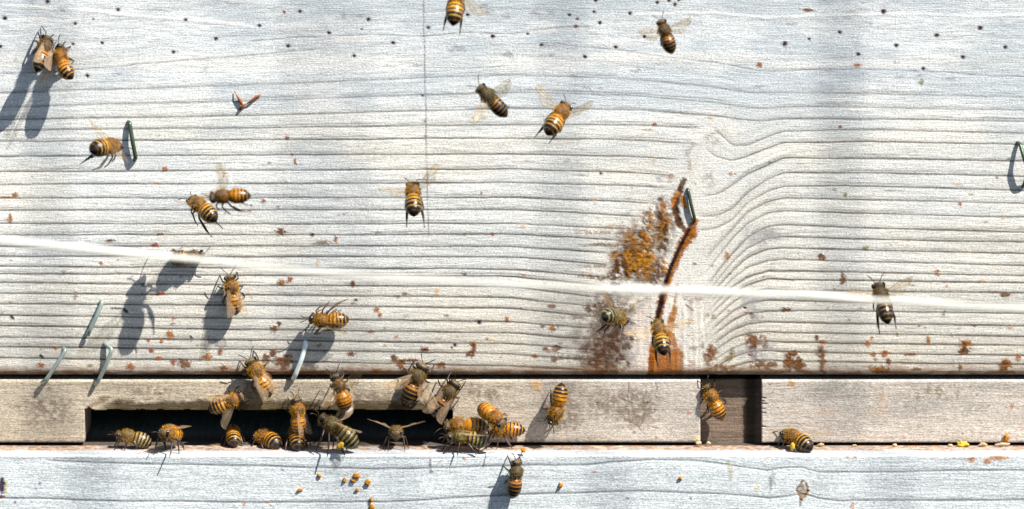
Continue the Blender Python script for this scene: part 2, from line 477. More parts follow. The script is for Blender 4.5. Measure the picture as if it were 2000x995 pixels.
# grain grooves
for i in range(nl):
    for A, vis in ((YL, 1 - sm(X - ENDL, -40, 6)), (YR, sm(X - STR, -4, 14) * isR)):
        if i < 3: vis = np.where(isR, 0, 1.0) if A is YL else isR.astype(float)
        if A is YL and i >= 3: vis = vis * (~isR)
        lo, hi = A[i].min() - 9, A[i].max() + 9
        w = P.win(-400, 2400, lo, hi)
        Xw, Yw = X[w], Y[w]
        yl = A[i][None, :] + 1.5 * (vn(Xw / 90, Xw * 0, i * 3 + 1) - 0.5) + 0.8 * (vn(Xw / 14, Xw * 0, i * 3 + 2) - 0.5)
        st = (0.42 if i < 2 else 0.62 if i < 4 else 0.85) * (0.85 + 0.3 * vn(Xw / 60, Xw * 0, i + 40)) * (0.9 + 0.2 * vn(Xw / 8, Xw * 0, i + 80))
        wd = (1.0 + 0.28 * sm(Yw, 380, 600) + 0.9 * vn(Xw / 70, Xw * 0, i + 60)) * (1.0 if i > 3 else 1.25)
        dd = Yw - yl
        m = np.exp(-(dd / wd) ** 2) * st
        up = np.exp(-((dd + 3.2) / 3.0) ** 2) * 0.10 * st       # soft dark side above each line
        # second, fainter line splitting off here and there
        m2 = np.exp(-((dd + 4.5 + 2 * vn(Xw / 90, Xw * 0, i + 30)) / 0.9) ** 2) * sm(vn(Xw / 120, Xw * 0, i + 7), 0.62, 0.75) * 0.5
        m = np.clip((m + up + m2) * vis[w], 0, 0.92)
        warmth = np.clip((Xw - 900) / 500, 0, 1)[..., None]
        lc = np.array((0.022, 0.015, 0.016)) * (1 - warmth) + np.array((0.055, 0.032, 0.012)) * warmth
        P.C[w] = P.C[w] * (1 - m[..., None]) + lc.astype(np.float32) * m[..., None]
        P.H[w] -= 0.75 * m
# loose cracks near the top, pale ridges
FREE = [
 [(0,145),(120,140),(250,128),(380,117),(500,108),(570,100),(620,97)],
 [(480,82),(590,73),(650,71),(730,68),(830,72),(900,64),(1000,67),(1100,54),(1165,52)],
 [(1080,84),(1130,92),(1200,97),(1300,112),(1400,124),(1450,133),(1480,139),(1500,141),(1560,138),(1620,136),(1720,137),(1850,142),(1930,149),(2010,151)],
 [(560,92),(600,88),(645,85)],[(190,61),(228,58)],[(200,83),(240,81)],[(270,95),(330,88)],[(1200,66),(1282,64)],[(1500,97),(1570,94)],
 [(1585,48),(1628,45)],[(1640,57),(1720,52),(1780,45)],[(1500,132),(1600,124),(1660,126)],[(1770,118),(1830,116)],[(1835,136),(1925,137)],
 [(735,132),(800,127)],[(640,40),(690,36)],[(1040,58),(1130,54)],[(1140,70),(1180,68)],[(0,24),(60,27)],[(60,75),(110,72)],
 [(0,61),(70,60)],[(40,110),(120,108)],[(250,18),(330,22)],[(905,48),(985,43)],[(1340,20),(1420,24)],[(1850,74),(1950,66)],[(820,25),(880,22)],
 [(500,150),(640,147),(860,140),(1000,128)],[(130,163),(330,158)],[(1200,128),(1330,140),(1450,160)],[(1500,165),(1700,160),(1900,172)]]
for n_, f in enumerate(FREE): P.line(f, (0.17, 0.15, 0.155), 0.8 if n_ < 3 else 0.45, 1.2 if n_ < 3 else 1.0, -0.9, 0.7, n_ * 3)
for n_ in range(90):
    x0 = rng.rand() * 2000; y0 = rng.rand() * 150; L_ = 20 + rng.rand() * 90
    P.line([(x0, y0), (x0 + L_, y0 - 3 + 6 * rng.rand())], (0.3, 0.29, 0.30), 0.45, 0.9, -0.5, 0.9, n_)
for n_ in range(240):
    x0 = rng.rand() * 2000; y0 = 170 + rng.rand() * 555; L_ = 15 + rng.rand() * 60
    if 1180 < x0 + L_ and x0 < 1500 and y0 > 280: continue
    P.line([(x0, y0), (x0 + L_, y0 - 2 + 3 * rng.rand())], (0.3, 0.26, 0.23), 0.35, 0.9, -0.35, 0.9, n_)
P.line([(0,11),(125,18),(250,30),(340,38),(400,42),(500,53)], (0.92,0.92,0.9), 0.75, 3.0, 0.8, 0.3, 5)
P.line([(1230,30),(1340,27),(1400,26),(1450,33),(1500,35),(1600,31),(1700,30),(1800,28),(1900,33),(2010,30)], (0.92,0.92,0.9), 0.75, 3.0, 0.8, 0.3, 6)
for b in ((565,53,48,6),(690,77,55,7),(1062,55,34,14),(1330,112,190,11),(1560,128,80,8),(1700,125,120,8),(1200,84,60,8),(60,40,60,5)):
    P.blot(*b, col=(0.88, 0.87, 0.84), a=0.6, h=0.5, rough=0.6, soft=0.6)
for n_ in range(46):
    i_ = rng.randint(4, 24); x0 = rng.rand() * 1150 if rng.rand() < .6 else 1480 + rng.rand() * 480; L_ = 30 + rng.rand() * 130
    A_ = YR if x0 > 1400 else YL
    ya = np.interp([x0, x0 + L_ / 2, x0 + L_], xs, A_[i_]) - 4 - rng.rand() * 14
    P.line(list(zip([x0, x0 + L_ / 2, x0 + L_], ya)), (0.13, 0.10, 0.09), .75, .9, -.8, .9, n_ * 2)
# pencil line
w = P.win(815, 850, -60, 485)
xp = 827 + (Y[w]) * 10 / 470.0 + 1.2 * (vn(Y[w] / 30, Y[w] * 0, 3) - 0.5)
m_ = np.exp(-((X[w] - xp) / 1.25) ** 2) * (0.55 + 0.45 * vn(Y[w] / 7, Y[w] * 0, 8)) * (1 - sm(Y[w], 440, 480)) * 0.85
P.mix(w, m_, (0.10, 0.07, 0.11))
# pin holes
HOLES = [(92,4,5),(9,37,4.5),(230,20,4.5),(146,47,3.6),(362,40,4),(199,85,4),(421,77,4.2),(338,103,3.8),(0,92,4),(170,149,4),(142,87,3),
 (506,51,4),(585,23,3.8),(642,65,4),(719,39,4.4),(562,91,4.6),(767,85,4),(706,58,2.2),(691,110,4),(836,55,4.2),(913,30,4),(962,72,4.6),(825,188,2.4),
 (1163,2,4),(1160,24,3.5),(1112,30,3.5),(1127,38,3),(1171,46,4),(1230,27,4),(1258,73,4),(1202,93,4),(1057,89,4.4),(1142,112,4),(1283,6,4),(1306,2,4),
 (1325,1,3),(1318,10,4.5),(1640,64,4),(1532,87,6),(1676,107,4.6),(1750,90,4.8),(1829,70,4.8),(1914,56,5.5),(1963,93,4.6),(1880,113,4.6),(1803,135,4.4),
 (1725,24,6),(1580,77,3),(935,631,4.5),(888,675,4),(882,680,2.5),(609,460,4),(1454,602,3),(1173,340,3),(1030,67,3),(70,945,1)]
for x_, y_, r_ in HOLES:
    P.blot(x_, y_, r_ + 1.2, r_ + 0.8, (0.20, 0.14, 0.17), 0.55, rough=0.5, h=-0.3, soft=0.6)
    P.blot(x_, y_, r_ * 0.8, r_ * 0.75, DRK, 0.97, rough=0.35, h=-1.6)
SMUDGE = [(668,30,8,6),(706,32,9,4),(944,13,11,6),(955,26,8,6),(990,32,10,7),(882,95,16,7),(990,107,12,6),(1045,26,14,5),(1075,26,9,4),(1120,150,8,4),
 (1146,172,9,4),(1170,173,7,3),(1620,138,10,4),(1685,148,13,4),(1758,151,11,4),(1795,148,8,4),(1860,155,22,4),(230,145,10,3),(405,135,12,4),(30,117,5,4),
 (1240,140,9,3),(815,128,14,4),(900,98,10,6),(1000,112,8,5),(60,5,10,4),(1077,109,6,4),(120,20,14,6),(470,10,20,5),(1075,89,18,4),(1545,48,12,3),
 (445,8,18,4),(1700,47,4,3),(1750,122,5,6),(1115,215,16,4),(1110,315,18,4),(1480,170,14,3)]
for b in SMUDGE: P.blot(*b, col=(0.33, 0.31, 0.34), a=0.62, h=-0.3, rough=1.1, soft=0.6, patchy=0.40)
def B(lst, col, col2=None, a=0.85, **k):
    for b in lst: P.blot(*b, col=col, col2=col2, a=a, **k)
B([(555,24,3.5,4),(182,36,3,3),(1125,52,5,4),(1278,243,5,3.5),(1641,248,3.5,4),(515,392,5,4),(303,479,8,4.5),(561,270,5,5),(571,302,3,3),(488,412,3,2.5),
   (440,416,2,2),(315,573,7,5),(290,665,3.5,4),(295,685,6,4),(338,623,2,6),(430,688,4.5,6),(107,680,5,3),(1340,583,6,5),(1350,588,5,7),(1365,583,10,4),
   (338,708,6,7),(1161,921,3,4),(830,237,2.6,3),(830,682,4,2)], RED, (0.32,0.06,0.015), 0.9)
B([(1483,127,5.5,6),(1674,127,10,3.2),(322,330,6,5),(332,655,8,10),(315,666,5,5),(549,552,10,6),(566,546,6,8),(30,381,8,5),(12,386,12,2.4),(20,427,4,11),
   (656,468,4,8),(940,378,2.5,4),(962,458,3.4,4),(1311,343,6,4.5),(1348,324,4,11),(1875,399,4,4),(1427,339,4,4),(736,605,6,6),(742,615,4,6),(774,657,3,3),
   (925,672,9,4),(1888,672,12,8),(1728,690,9,7),(1715,724,12,7),(1988,699,6,7),(1813,665,4,9),(1706,692,6,5),(1695,672,5,7),(1703,661,3,5),(1420,500,6,9),
   (255,716,9,7),(310,700,7,5),(405,698,9,7),(80,714,8,5),(1078,641,7,7),(1352,710,6,7),(1607,668,7,4),(1831,530,5,4),(1832,537,4,3),(990,623,4,6),
   (198,515,4,4),(577,315,3,9),(1655,893,5,3),(1358,433,4,5)], ORG, (0.26,0.08,0.015), 0.9)
B([(305,357,9,2),(1163,394,4,5),(1022,442,6,5),(545,385,6,2),(560,355,4,2),(1870,360,12,2),(1960,427,4,3),(1995,443,3,4),(853,571,5,8),(1278,313,3,8),
   (960,664,8,3),(1917,548,6,4),(1397,214,3,4),(1425,205,2.5,6),(1387,230,5,3),(1278,500,4,4),(620,513,3,9)], (0.62,0.36,0.16), None, 0.6)
B([(548,453,10,7),(1605,502,8,6),(1647,547,7,8),(1645,538,3,6),(1965,576,10,5),(689,554,5,7),(533,690,8,9),(555,706,18,13),(520,700,9,9),(545,632,5,6),
   (535,642,8,7),(695,586,4,3),(686,692,8,5),(770,700,8,8),(782,712,8,9),(830,682,9,5),(925,680,5,12),(918,692,8,6),(862,713,11,7),(735,724,10,5),
   (800,704,22,3),(362,712,13,9),(437,718,8,7),(1078,598,8,5),(1060,636,5,4),(1088,680,9,7),(1065,682,6,5),(1083,702,7,6),(1045,696,7,4),(1150,604,8,5),
   (1470,615,6,6),(1535,605,12,4),(1882,687,12,7),(1735,706,5,8),(1775,693,15,3),(1595,660,4,7),(1875,717,4,8),(1963,714,9,11),(1973,727,12,4),(1790,721,9,4),
   (725,648,8,3),(1578,20,12,4),(215,470,10,3),(312,458,8,3),(1390,683,8,11),(1382,700,10,14),(1372,675,3,8),(1475,668,16,12),(1470,688,10,14),(1495,670,7,12),
   (1355,679,9,4),(340,490,6,3),(495,727,40,4),(600,727,60,3),(1540,706,9,17),(1560,712,9,13),(1550,690,12,6)],
   BRN, (0.19,0.065,0.010), 0.92, patchy=0.0)
B([(630,474,16,5),(1690,485,6,5),(1651,380,4,5),(1382,615,4,5),(1393,618,4,5),(1430,690,6,11),(1422,700,8,6),(1800,161,5,6),(908,458,3.5,4),(1358,357,3,5),
   (1843,614,4,3),(1752,653,5,3),(1235,610,9,8),(1262,640,3,4),(1710,702,4,4),(1380,722,18,4)], OLV, (0.2,0.17,0.05), 0.75)
B([(24,620,6,3,),(81,696,6,3.2),(373,658,5,2.2),(245,607,7,3.2)], (0.03,0.02,0.03), None, 0.95, ang=0.7, rough=0.3)
B([(230,602,14,2),(280,558,5,4)], (0.06,0.05,0.06), None, 0.8)
B([(1600,685,8,12),(1606,712,6,17),(147,577,5,9)], (0.24,0.17,0.13), (0.3,0.24,0.2), 0.75)
B([(1270,253,22,2.4),(1150,455,30,3),(1195,443,22,6),(1180,478,40,4),(1220,470,16,5)], (0.30,0.20,0.16), (0.35,0.24,0.12), 0.6, patchy=0.42)
# knot: light halo, vertical fibres, rot and propolis
halo = np.exp(-((X - (1360 - (Y - 400) * 0.12)) / 55) ** 2) * sm(Y, 250, 330) * 0.55
P.C = P.C * (1 - halo[..., None]) + np.array((0.80, 0.77, 0.72), np.float32) * halo[..., None]
vz = sm(X, 1190, 1240) * (1 - sm(X, 1370, 1400)) * sm(Y, 560, 620)
vf = fb(X / 3.4, Y / 60, 31, 3) - 0.5
P.C *= (1 + vz * 0.55 * vf)[..., None]
P.H += vz * vf * 1.6
pk = vz * sm(X, 1222, 1232) * (1 - sm(X, 1262, 1272)) * 0.5
P.C = P.C * (1 - pk[..., None]) + np.array((0.74, 0.62, 0.56), np.float32) * pk[..., None]
gz = 0.55 * np.exp(-((X - 1130) / 70) ** 2 - ((Y - 640) / 90) ** 2) * sm(fb(X / 22, Y / 14, 33, 3), 0.35, 0.65)
P.C = P.C * (1 - gz[..., None]) + np.array((0.42, 0.40, 0.38), np.float32) * gz[..., None]
for b in ((1185,690,34,44),(1200,640,26,40),(1195,680,36,58),(1180,600,30,35),(1205,650,28,34),(1170,700,40,34),(1225,520,22,24),(1235,480,26,50),(1300,430,20,40),(1155,670,30,40)):
    P.blot(*b, col=(0.19,0.14,0.115), col2=(0.09,0.06,0.045), a=0.8, patchy=0.40, soft=0.8, h=0.1)
for b in ((1235,690,14,20),(1480,460,34,26),(1500,460,30,16),(1470,600,22,40),(1480,690,44,30),(1350,300,14,26),(1385,350,12,18),(1300,350,18,14),(1330,395,22,30),(1390,270,18,12)):
    P.blot(*b, col=(0.36,0.35,0.35), a=0.65, patchy=0.42, soft=0.7, h=0)
for b in ((1250,500,44,42),(1290,440,26,50),(1215,525,36,22),(1180,655,46,66),(1210,600,34,26)):
    P.blot(*b, col=(0.09,0.055,0.038), col2=(0.22,0.155,0.115), a=0.8, patchy=0.40, soft=0.9, h=0)
for b in ((1262,470,20,42),(1292,455,13,32),(1300,440,10,22),(1250,500,34,30),(1232,470,16,24),(1215,520,16,24),(1268,520,24,26),(1200,500,12,14),(1288,530,18,18)):
    P.blot(*b, col=BRN, col2=(0.36,0.15,0.012), a=0.92, patchy=0.40, soft=0.7, h=0.6)
for b in ((1262,455,13,46),(1240,505,30,34),(1295,470,10,38),(1288,410,10,28),(1215,530,26,14),(1275,530,26,22),(1190,640,22,40),(1205,690,26,36),(1170,700,24,26),(1230,655,12,14),(1165,600,20,10),(1150,540,22,5)):
    P.blot(*b, col=(0.07,0.03,0.012), a=0.85, patchy=0.50, h=0.3)
for b in ((1258,465,9,16),(1302,425,6,14),(1295,405,7,12),(1250,500,10,18),(1265,540,9,10),(1240,480,7,10)):
    P.blot(*b, col=ORG, col2=(0.26,0.10,0.01), a=0.85, patchy=0.4, h=0.8)
for b in ((1215,512,12,14),(1180,545,16,5),(1195,540,10,8),(1200,555,12,5)): P.blot(*b, col=BRN, a=0.8, patchy=0.42)
for b in ((1262,500,16,34),(1240,520,14,20),(1300,520,6,18),(1270,430,8,20),(1225,500,8,14)): P.blot(*b, col=(0.50,0.22,0.018), col2=(0.30,0.13,0.012), a=0.9, patchy=0.47, h=0.6)
for b in ((1215,480,40,5),(1190,455,60,3),(1175,478,70,3),(1170,520,40,4),(1150,560,40,4),(1130,620,50,5),(1120,660,40,4),(1110,700,60,6)): P.blot(*b, col=(0.16,0.11,0.08), a=0.7, patchy=0.42, soft=.8, h=0)
for b in ((1470,665,18,14),(1545,706,12,16),(1562,712,11,14),(1390,690,11,16),(1605,690,8,14),(1608,715,7,15),(1410,720,30,9),(1885,678,13,13),(1965,716,13,12),(1720,722,24,8),(1495,712,26,10)):
    P.blot(*b, col=(0.09,0.040,0.012), col2=(0.22,0.08,0.014), a=0.88, patchy=0.40, h=0.4)
# loop and crack
P.path([(1336,352),(1328,372),(1318,395),(1320,415),(1325,435),(1338,450)], [5,7,9,7,8,6], BRN, 0.92, -0.8, (0.10,0.05,0.02))
P.path([(1322,378),(1312,402)], [5,4], (0.5,0.18,0.03), 0.8, 0)
P.path([(1333,385),(1337,402)], [5,6], (0.72,0.34,0.04), 0.95, 0.8, ORG)
P.path([(1318,410),(1322,432)], [6,7], (0.10,0.045,0.02), 0.9, -1.2)
P.path([(1357,432),(1350,455),(1335,475),(1320,505),(1306,545),(1292,590),(1282,640),(1274,700),(1270,736)], [8,13,12,9,9,9,9,8,8], (0.45,0.15,0.012), 0.95, 0.3, (0.22,0.07,0.012))
P.path([(1345,450),(1330,478),(1312,518),(1300,552),(1290,595),(1281,635),(1273,690),(1269,736)], [4,4.5,4.5,5,5.5,5,4.5,5], (0.016,0.008,0.005), 0.98, -1.0, None, 0.25)
P.path([(1322,556),(1318,590),(1314,615)], [2.5,3,3], (0.42,0.22,0.08), 0.7, -0.4)
P.path([(1318,602),(1312,625),(1308,650),(1316,668)], [6,8,8,9], (0.36,0.16,0.04), 0.85, 0.6, ORG)
P.path([(1340,596),(1352,606)], [2,2], BRN, 0.7, 0)
for y_ in (606,625,632,655): P.path([(1338,y_),(1356,y_+1)], [1.4,1.2], (0.45,0.25,0.12), 0.6, 0)
w = P.win(1255, 1345, 650, 740)
Xw, Yw = X[w], Y[w]
m_ = sm(Xw - (1272 - (Yw - 650) * 0.07) + 6 * (fb(Xw / 5, Yw / 20, 47, 2) - .5), -4, 5) * (1 - sm(Xw + 9 * (fb(Xw / 5, Yw / 16, 46, 2) - .5), 1322, 1338)) * sm(Yw + 8 * vn(Xw / 5, Yw * 0, 4), 668, 690)
st_ = fb(Xw / 4.2, Yw / 45, 44, 3)[..., None]
cc = np.array((0.13,0.024,0.003)) * (1 - st_) + np.array((0.60,0.20,0.018)) * st_
P.C[w] = P.C[w] * (1 - 0.95 * m_[..., None]) + (cc * 0.95 * m_[..., None]).astype(np.float32)
P.H[w] -= 0.9 * m_ * (1 - st_[..., 0])
P.path([(1331,690),(1330,735)], [4,6], (0.34,0.15,0.04), 0.8, 0)
# small specks everywhere, denser towards the bottom
for n_ in range(420):
    x_ = rng.rand() * 2000; y_ = 730 - abs(rng.randn()) * 190
    if y_ < 120 and rng.rand() < 0.6: y_ = rng.rand() * 150
    r_ = 0.9 + rng.rand() ** 3 * 2.6
    P.blot(x_, y_, r_ * (1 + rng.rand()), r_, (RED, BRN, ORG, DRK, OLV)[rng.randint(5)], 0.3 + 0.5 * rng.rand(), h=0.15)
# dirty bottom edge, rounded over
eb = sm(Y + 5 * (vn(X / 12, Y * 0, 71) - 0.5), 706, 728) * (0.6 + 0.4 * sm(fb(X / 30, Y / 10, 72, 2), 0.3, 0.6))
ec = np.array((0.19,0.085,0.028), np.float32)
P.C = P.C * (1 - 0.85 * eb[..., None]) + ec * 0.85 * eb[..., None]
P.C = P.C * (1 - 0.6 * sm(Y, 729, 733)[..., None])  # lowest rows darkened further
roll = -np.clip((Y - 722) / 13.0, 0, 1) ** 2 * 9
P.C = np.clip(P.C, 0.010, 0.93)
hive = empty("hive_box", at(1000, 735, 0))
tag(hive, "white bleached hive box of grained wood with a stained knot crack, above the entrance", "hive box")
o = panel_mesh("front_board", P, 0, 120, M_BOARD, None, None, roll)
o.parent = hive; o.matrix_parent_inverse = hive.matrix_world.inverted()
def kid(o, par):
    o.parent = par; o.matrix_parent_inverse = Matrix.Translation(-Vector(par.location))
    return o
kid(o, hive)
k0 = at(0, 0, 0)
xL, xR = (-320 - 1000) * S, (2320 - 1000) * S
zT, zB = (497.5 + 320) * S, (497.5 - 736) * S
bm_ = MB(); bm_.box((xL, 118 * S, zB), (xL + .018, 0.40, zT)); bm_.box((xR - .018, 118 * S, zB), (xR, 0.40, zT)); bm_.box((xL + .018, 0.385, zB), (xR - .018, 0.40, zT))
kid(bm_.build("side_wall", plain_mat("bleached_side_wood", (0.6, 0.59, 0.56), 0.8, 0, .25, .1, 200), None, False), hive)
bm_ = MB(); bm_.box((xL - .004, -.004, zT + 0.0005), (xR + .004, 0.404, zT + 0.012))
kid(bm_.build("lid", plain_mat("lid_wood", (0.5, 0.48, 0.44), 0.8, 0, .25, .1, 200), None, False), hive)

# ================================================================== entrance strip (raw wood)
def strip_base(P, seed, dark=0.0):
    X, Y = P.X, P.Y
    ww = Y + 6 * (fb(X / 220, Y / 60, seed, 2) - .5)
    big = fb(X / 170, ww / 22, seed + 1, 3) - .5
    fib = fb(X / 50, ww / 3.6, seed + 2, 3) - .5
    fine = fb(X / 9, ww / 2.0, seed + 3, 2) - .5
    mot = fb(X / 2.8, Y / 2.4, seed + 4, 2) - .5
    P.C[:] = np.array((0.52, 0.45, 0.35), np.float32)
    cool = sm(X, 800, 1300)[..., None] * 0.75
    P.C = P.C * (1 - cool) + np.array((0.54, 0.495, 0.455), np.float32) * cool
    P.C *= np.clip(1 + .45 * big + .34 * fib + .22 * fine + .38 * mot, .35, 1.3)[..., None]
    P.H += .5 * fib + .2 * fine + .22 * mot + .5 * big
sx = axis(-320, 1368, -20, 1368, 2.4, 14); sx = np.unique(np.append(sx, [165, 885, 1368]))
sy = np.arange(742.6, 863.9, 1.55); sy = np.append(sy, 864.6)
Q = Panel(sx, sy); strip_base(Q, 101)
X, Y = Q.X, Q.Y
NT = 801.0
rag_ = 4 * (fb(X / 20, X * 0, 55, 3) - .5) * sm(X, 170, 200) * (1 - sm(X, 860, 880)) - 5 * np.exp(-((X - 172) / 7) ** 2)
keep = ~((Y[:-1, :-1] >= NT - 0.8 + rag_[:-1, :-1]) & (X[:-1, :-1] >= 164.5) & (X[:-1, :-1] < 884.5))
inx = sm(X, 175, 230) * (1 - sm(X, 860, 900))
fuzz = sm(fb(X / 16, Y / 3, 58, 3), .45, .6) * sm(Y, 768, 786) * inx * (Y < 804) * .7
Q.C = Q.C * (1 - fuzz[..., None]) + np.array((0.16, 0.11, 0.05), np.float32) * fuzz[..., None]
edge = sm(Y + 7 * (fb(X / 9, Y / 7, 57, 3) - .5) + 9 * (fb(X / 34, X * 0, 59, 2) - .5), 781, 791) * inx * (Y < 806)
Q.C = Q.C * (1 - .9 * edge[..., None]) + np.array((0.060, 0.040, 0.012), np.float32) * .9 * edge[..., None]
Q.H -= 1.5 * edge
Q.path([(172,797),(200,782),(212,776)], [3,7,4], (0.27,0.20,0.12), .75, -.6)
Q.path([(620,770),(640,772),(628,765)], [2,3,2], (0.3,0.25,0.2), .6, 0)
Q.blot(502, 775, 26, 30, (0.17, 0.12, 0.07), .75, col2=(0.24, 0.18, 0.09), soft=.6)  # brown stain together with the climbing bee's shadow, painted on the strip
Q.blot(520, 792, 30, 9, (0.15, 0.11, 0.05), .8, soft=.6)
Q.blot(1048, 754, 10, 12, (0.72, 0.45, 0.20), .75, soft=.4)
Q.blot(1346, 807, 4.5, 4, (0.40, 0.20, 0.14), .7)
Q.blot(1360, 855, 8, 6, PAL, .7); Q.blot(1001, 792, 4, 3, (0.8, 0.72, 0.6), .7); Q.blot(1122, 838, 4, 4, OLV, .6)
for b in ((1180,790,60,30),(1100,800,50,40),(950,770,40,14),(700,775,60,12),(300,765,60,10),(90,800,50,30),(920,752,4,5),(1245,775,40,18),(1255,800,34,26),(1235,820,30,20),(990,758,12,3),(95,758,9,8),(30,795,12,4),(60,830,18,4),(920,768,5,6)):
    Q.blot(*b, col=(0.22, 0.165, 0.125), a=.75, patchy=.44, soft=.8, h=-.4)
for f in ([(1228,748),(1226,780)],[(1262,765),(1264,788),(1258,795)],[(1225,822),(1246,832),(1252,842)],[(1256,800),(1255,826),(1250,832)],[(1210,778),(1235,788)],
          [(1265,832),(1290,838)],[(1280,745),(1284,762)],[(1228,800),(1230,824)],[(1255,788),(1268,786)]):
    Q.path(f, [1.15] * len(f), (0.14, 0.095, 0.06), .7, -.7, None, 1.6)
for n_ in range(130):
    x0 = rng.rand() * 1360 - 10; y0 = 746 + rng.rand() * 116; L_ = 12 + rng.rand() * 90
    Q.line([(x0, y0), (x0 + L_, y0 - 1 + 2 * rng.rand())], (0.22, 0.17, 0.13), .5, .9, -.5, .8, n_)
for f in ([(1120,805),(1200,803)],[(1010,757),(1055,757)],[(1240,800),(1366,802)],[(0,754),(180,752),(330,756)],[(420,757),(640,758)]):
    Q.line(f, (0.2, 0.15, 0.11), .6, 1.1, -.6, .5, 3)
for n_ in range(60):
    Q.blot(rng.rand() * 1380, 746 + rng.rand() * 118, 1 + 2.4 * rng.rand() ** 2, None, (0.12, 0.08, 0.06), .6)
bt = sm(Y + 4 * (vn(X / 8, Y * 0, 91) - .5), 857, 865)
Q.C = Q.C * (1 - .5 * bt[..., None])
roll = -np.clip((746.5 - Y) / 4.5, 0, 1) ** 2 * 4.0 - np.clip((Y - 861) / 5.5, 0, 1) ** 2 * 3
roll -= np.clip((4 - np.abs(X - 1368)) / 4, 0, 1) ** 2 * 2
Q.C = np.clip(Q.C, .012, .8)
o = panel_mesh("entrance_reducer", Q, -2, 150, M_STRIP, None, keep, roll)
tag(o, "raw weathered wooden strip with a long dark bee entrance slot cut in it", "entrance reducer")

sx = axis(1488, 2320, 1488, 2020, 2.4, 14)
Q = Panel(sx, sy); strip_base(Q, 131)
X, Y = Q.X, Q.Y
Q.C *= 1.06
for b in ((1610,760,28,16),(1650,752,50,12),(1560,780,20,8),(1940,752,70,10),(1830,758,30,12),(1700,780,50,14),(1800,790,60,16),(1900,800,40,12)):
    Q.blot(*b, col=(0.36, 0.35, 0.31), a=.55, patchy=.45, soft=.8, h=0)
for b in ((1615,806,26,5),(1545,806,12,5),(1720,800,16,12),(1725,775,14,10),(1540,848,46,7),(1600,846,30,5)):
    Q.blot(*b, col=(0.60, 0.42, 0.28), a=.45, soft=.8, h=0)
Q.blot(1546, 750, 6.5, 6, (0.48, 0.24, 0.06), .85); Q.blot(1977, 793, 5, 6, (0.50, 0.26, 0.10), .7)
for b in ((1792,775,5,10),(1835,765,8,12),(1870,768,4,10),(1815,762,8,6),(1605,792,6,3)): Q.blot(*b, col=OLV, a=.5, patchy=.4)
Q.line([(1488,840),(1510,842),(1545,838)], (0.45,0.3,0.16), .8, 1.4, -.5, .3, 3)
Q.line([(1492,753),(1530,748)], (0.18,0.12,0.09), .8, 1.2, -.7, .3, 3)
for n_ in range(90):
    x0 = 1488 + rng.rand() * 520; y0 = 746 + rng.rand() * 116; L_ = 12 + rng.rand() * 80
    Q.line([(x0, y0), (x0 + L_, y0 - 2 + 4 * rng.rand())], (0.28, 0.22, 0.18), .45, .9, -.4, .8, n_)
for y_ in (777,783,788,798,806,833): Q.path([(1486,y_),(1492 + 8 * rng.rand(),y_ + 1)], [2,1], (0.2,0.12,0.08), .85, -2)
for n_ in range(40):
    Q.blot(1490 + rng.rand() * 520, 746 + rng.rand() * 118, 1 + 2.2 * rng.rand() ** 2, None, (0.16, 0.11, 0.08), .55)
roll = -np.clip((746.5 - Y) / 4.5, 0, 1) ** 2 * 4.0 - np.clip((Y - 861) / 5.5, 0, 1) ** 2 * 3
Q.C = np.clip(Q.C, .012, .85)
o = panel_mesh("entrance_block", Q, -2, 150, M_STRIP, None, None, roll)
tag(o, "weathered wooden closing block right of the square gap below the hive box", "wood block")

# recessed block behind the square gap
Q = Panel(np.arange(1352, 1496, 2.4), np.arange(741, 871, 1.6)); strip_base(Q, 151)
X, Y = Q.X, Q.Y
rp = (fb(X / 40, Y / 1.8, 153, 2) - .5)
Q.C *= (1 + .5 * rp)[..., None]; Q.H += rp * 1.2
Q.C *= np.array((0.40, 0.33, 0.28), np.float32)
gap_shade = sm(X, 1444, 1462) * .8 - .35 * sm(X, 1470, 1484)  # shade along the gap's right side, painted into the block colour
Q.C *= (1 - gap_shade)[..., None]
Q.C = np.clip(Q.C, .012, .8)
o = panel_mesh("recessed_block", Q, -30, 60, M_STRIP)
tag(o, "small dirty wood block with shade painted into its colour, set back inside the square gap of the entrance", "wood block")

# ================================================================== bottom board: floor with landing ledge
ZL = -374.5            # ledge height in px
LD = 75.0              # how far it sticks out
Q = Panel(axis(-320, 2320, -20, 2020, 2.4, 14), np.concatenate([np.arange(888.6, 1010, 1.55), np.arange(1012, 1220, 8)]))
X, Y = Q.X, Q.Y
A1 = [(-320,905),(0,903),(95,900),(180,904),(260,906),(500,911),(750,917),(1000,910),(1150,908),(1210,902),(1270,898),(1350,900),(1400,905),(1500,919),(1535,914),(1565,913),(1600,923),(1700,923),(1850,920),(2320,918)]
A2 = [(-320,970),(0,973),(250,979),(500,982),(740,981),(860,975),(960,969),(1100,964),(1250,960),(1400,965),(1500,973),(1535,970),(1555,966),(1567,965),(1580,968),(1600,974),(1640,979),(1750,978),(2320,975)]
y1 = np.interp(X, *zip(*A1)) + 1.6 * (vn(X / 40, X * 0, 3) - .5); y2 = np.interp(X, *zip(*A2)) + 1.6 * (vn(X / 40, X * 0, 4) - .5)
u = np.where(Y < y1, (Y - y1) / 30, np.where(Y < y2, (Y - y1) / (y2 - y1), 1 + (Y - y2) / 60))
big = fb(X / 240, u * 2.5, 201, 3) - .5; fib = fb(X / 60, u * 13, 202, 3) - .5; fine = fb(X / 14, u * 30, 203, 2) - .5; mot = fb(X / 3, Y / 2.5, 204, 2) - .5
Q.C[:] = np.array((0.71, 0.765, 0.79), np.float32)
Q.C *= np.clip(1 + .26 * big + .32 * fib + .22 * fine + .26 * mot, .4, 1.2)[..., None]
Q.H += .5 * fib + .2 * fine + .18 * mot + .5 * big
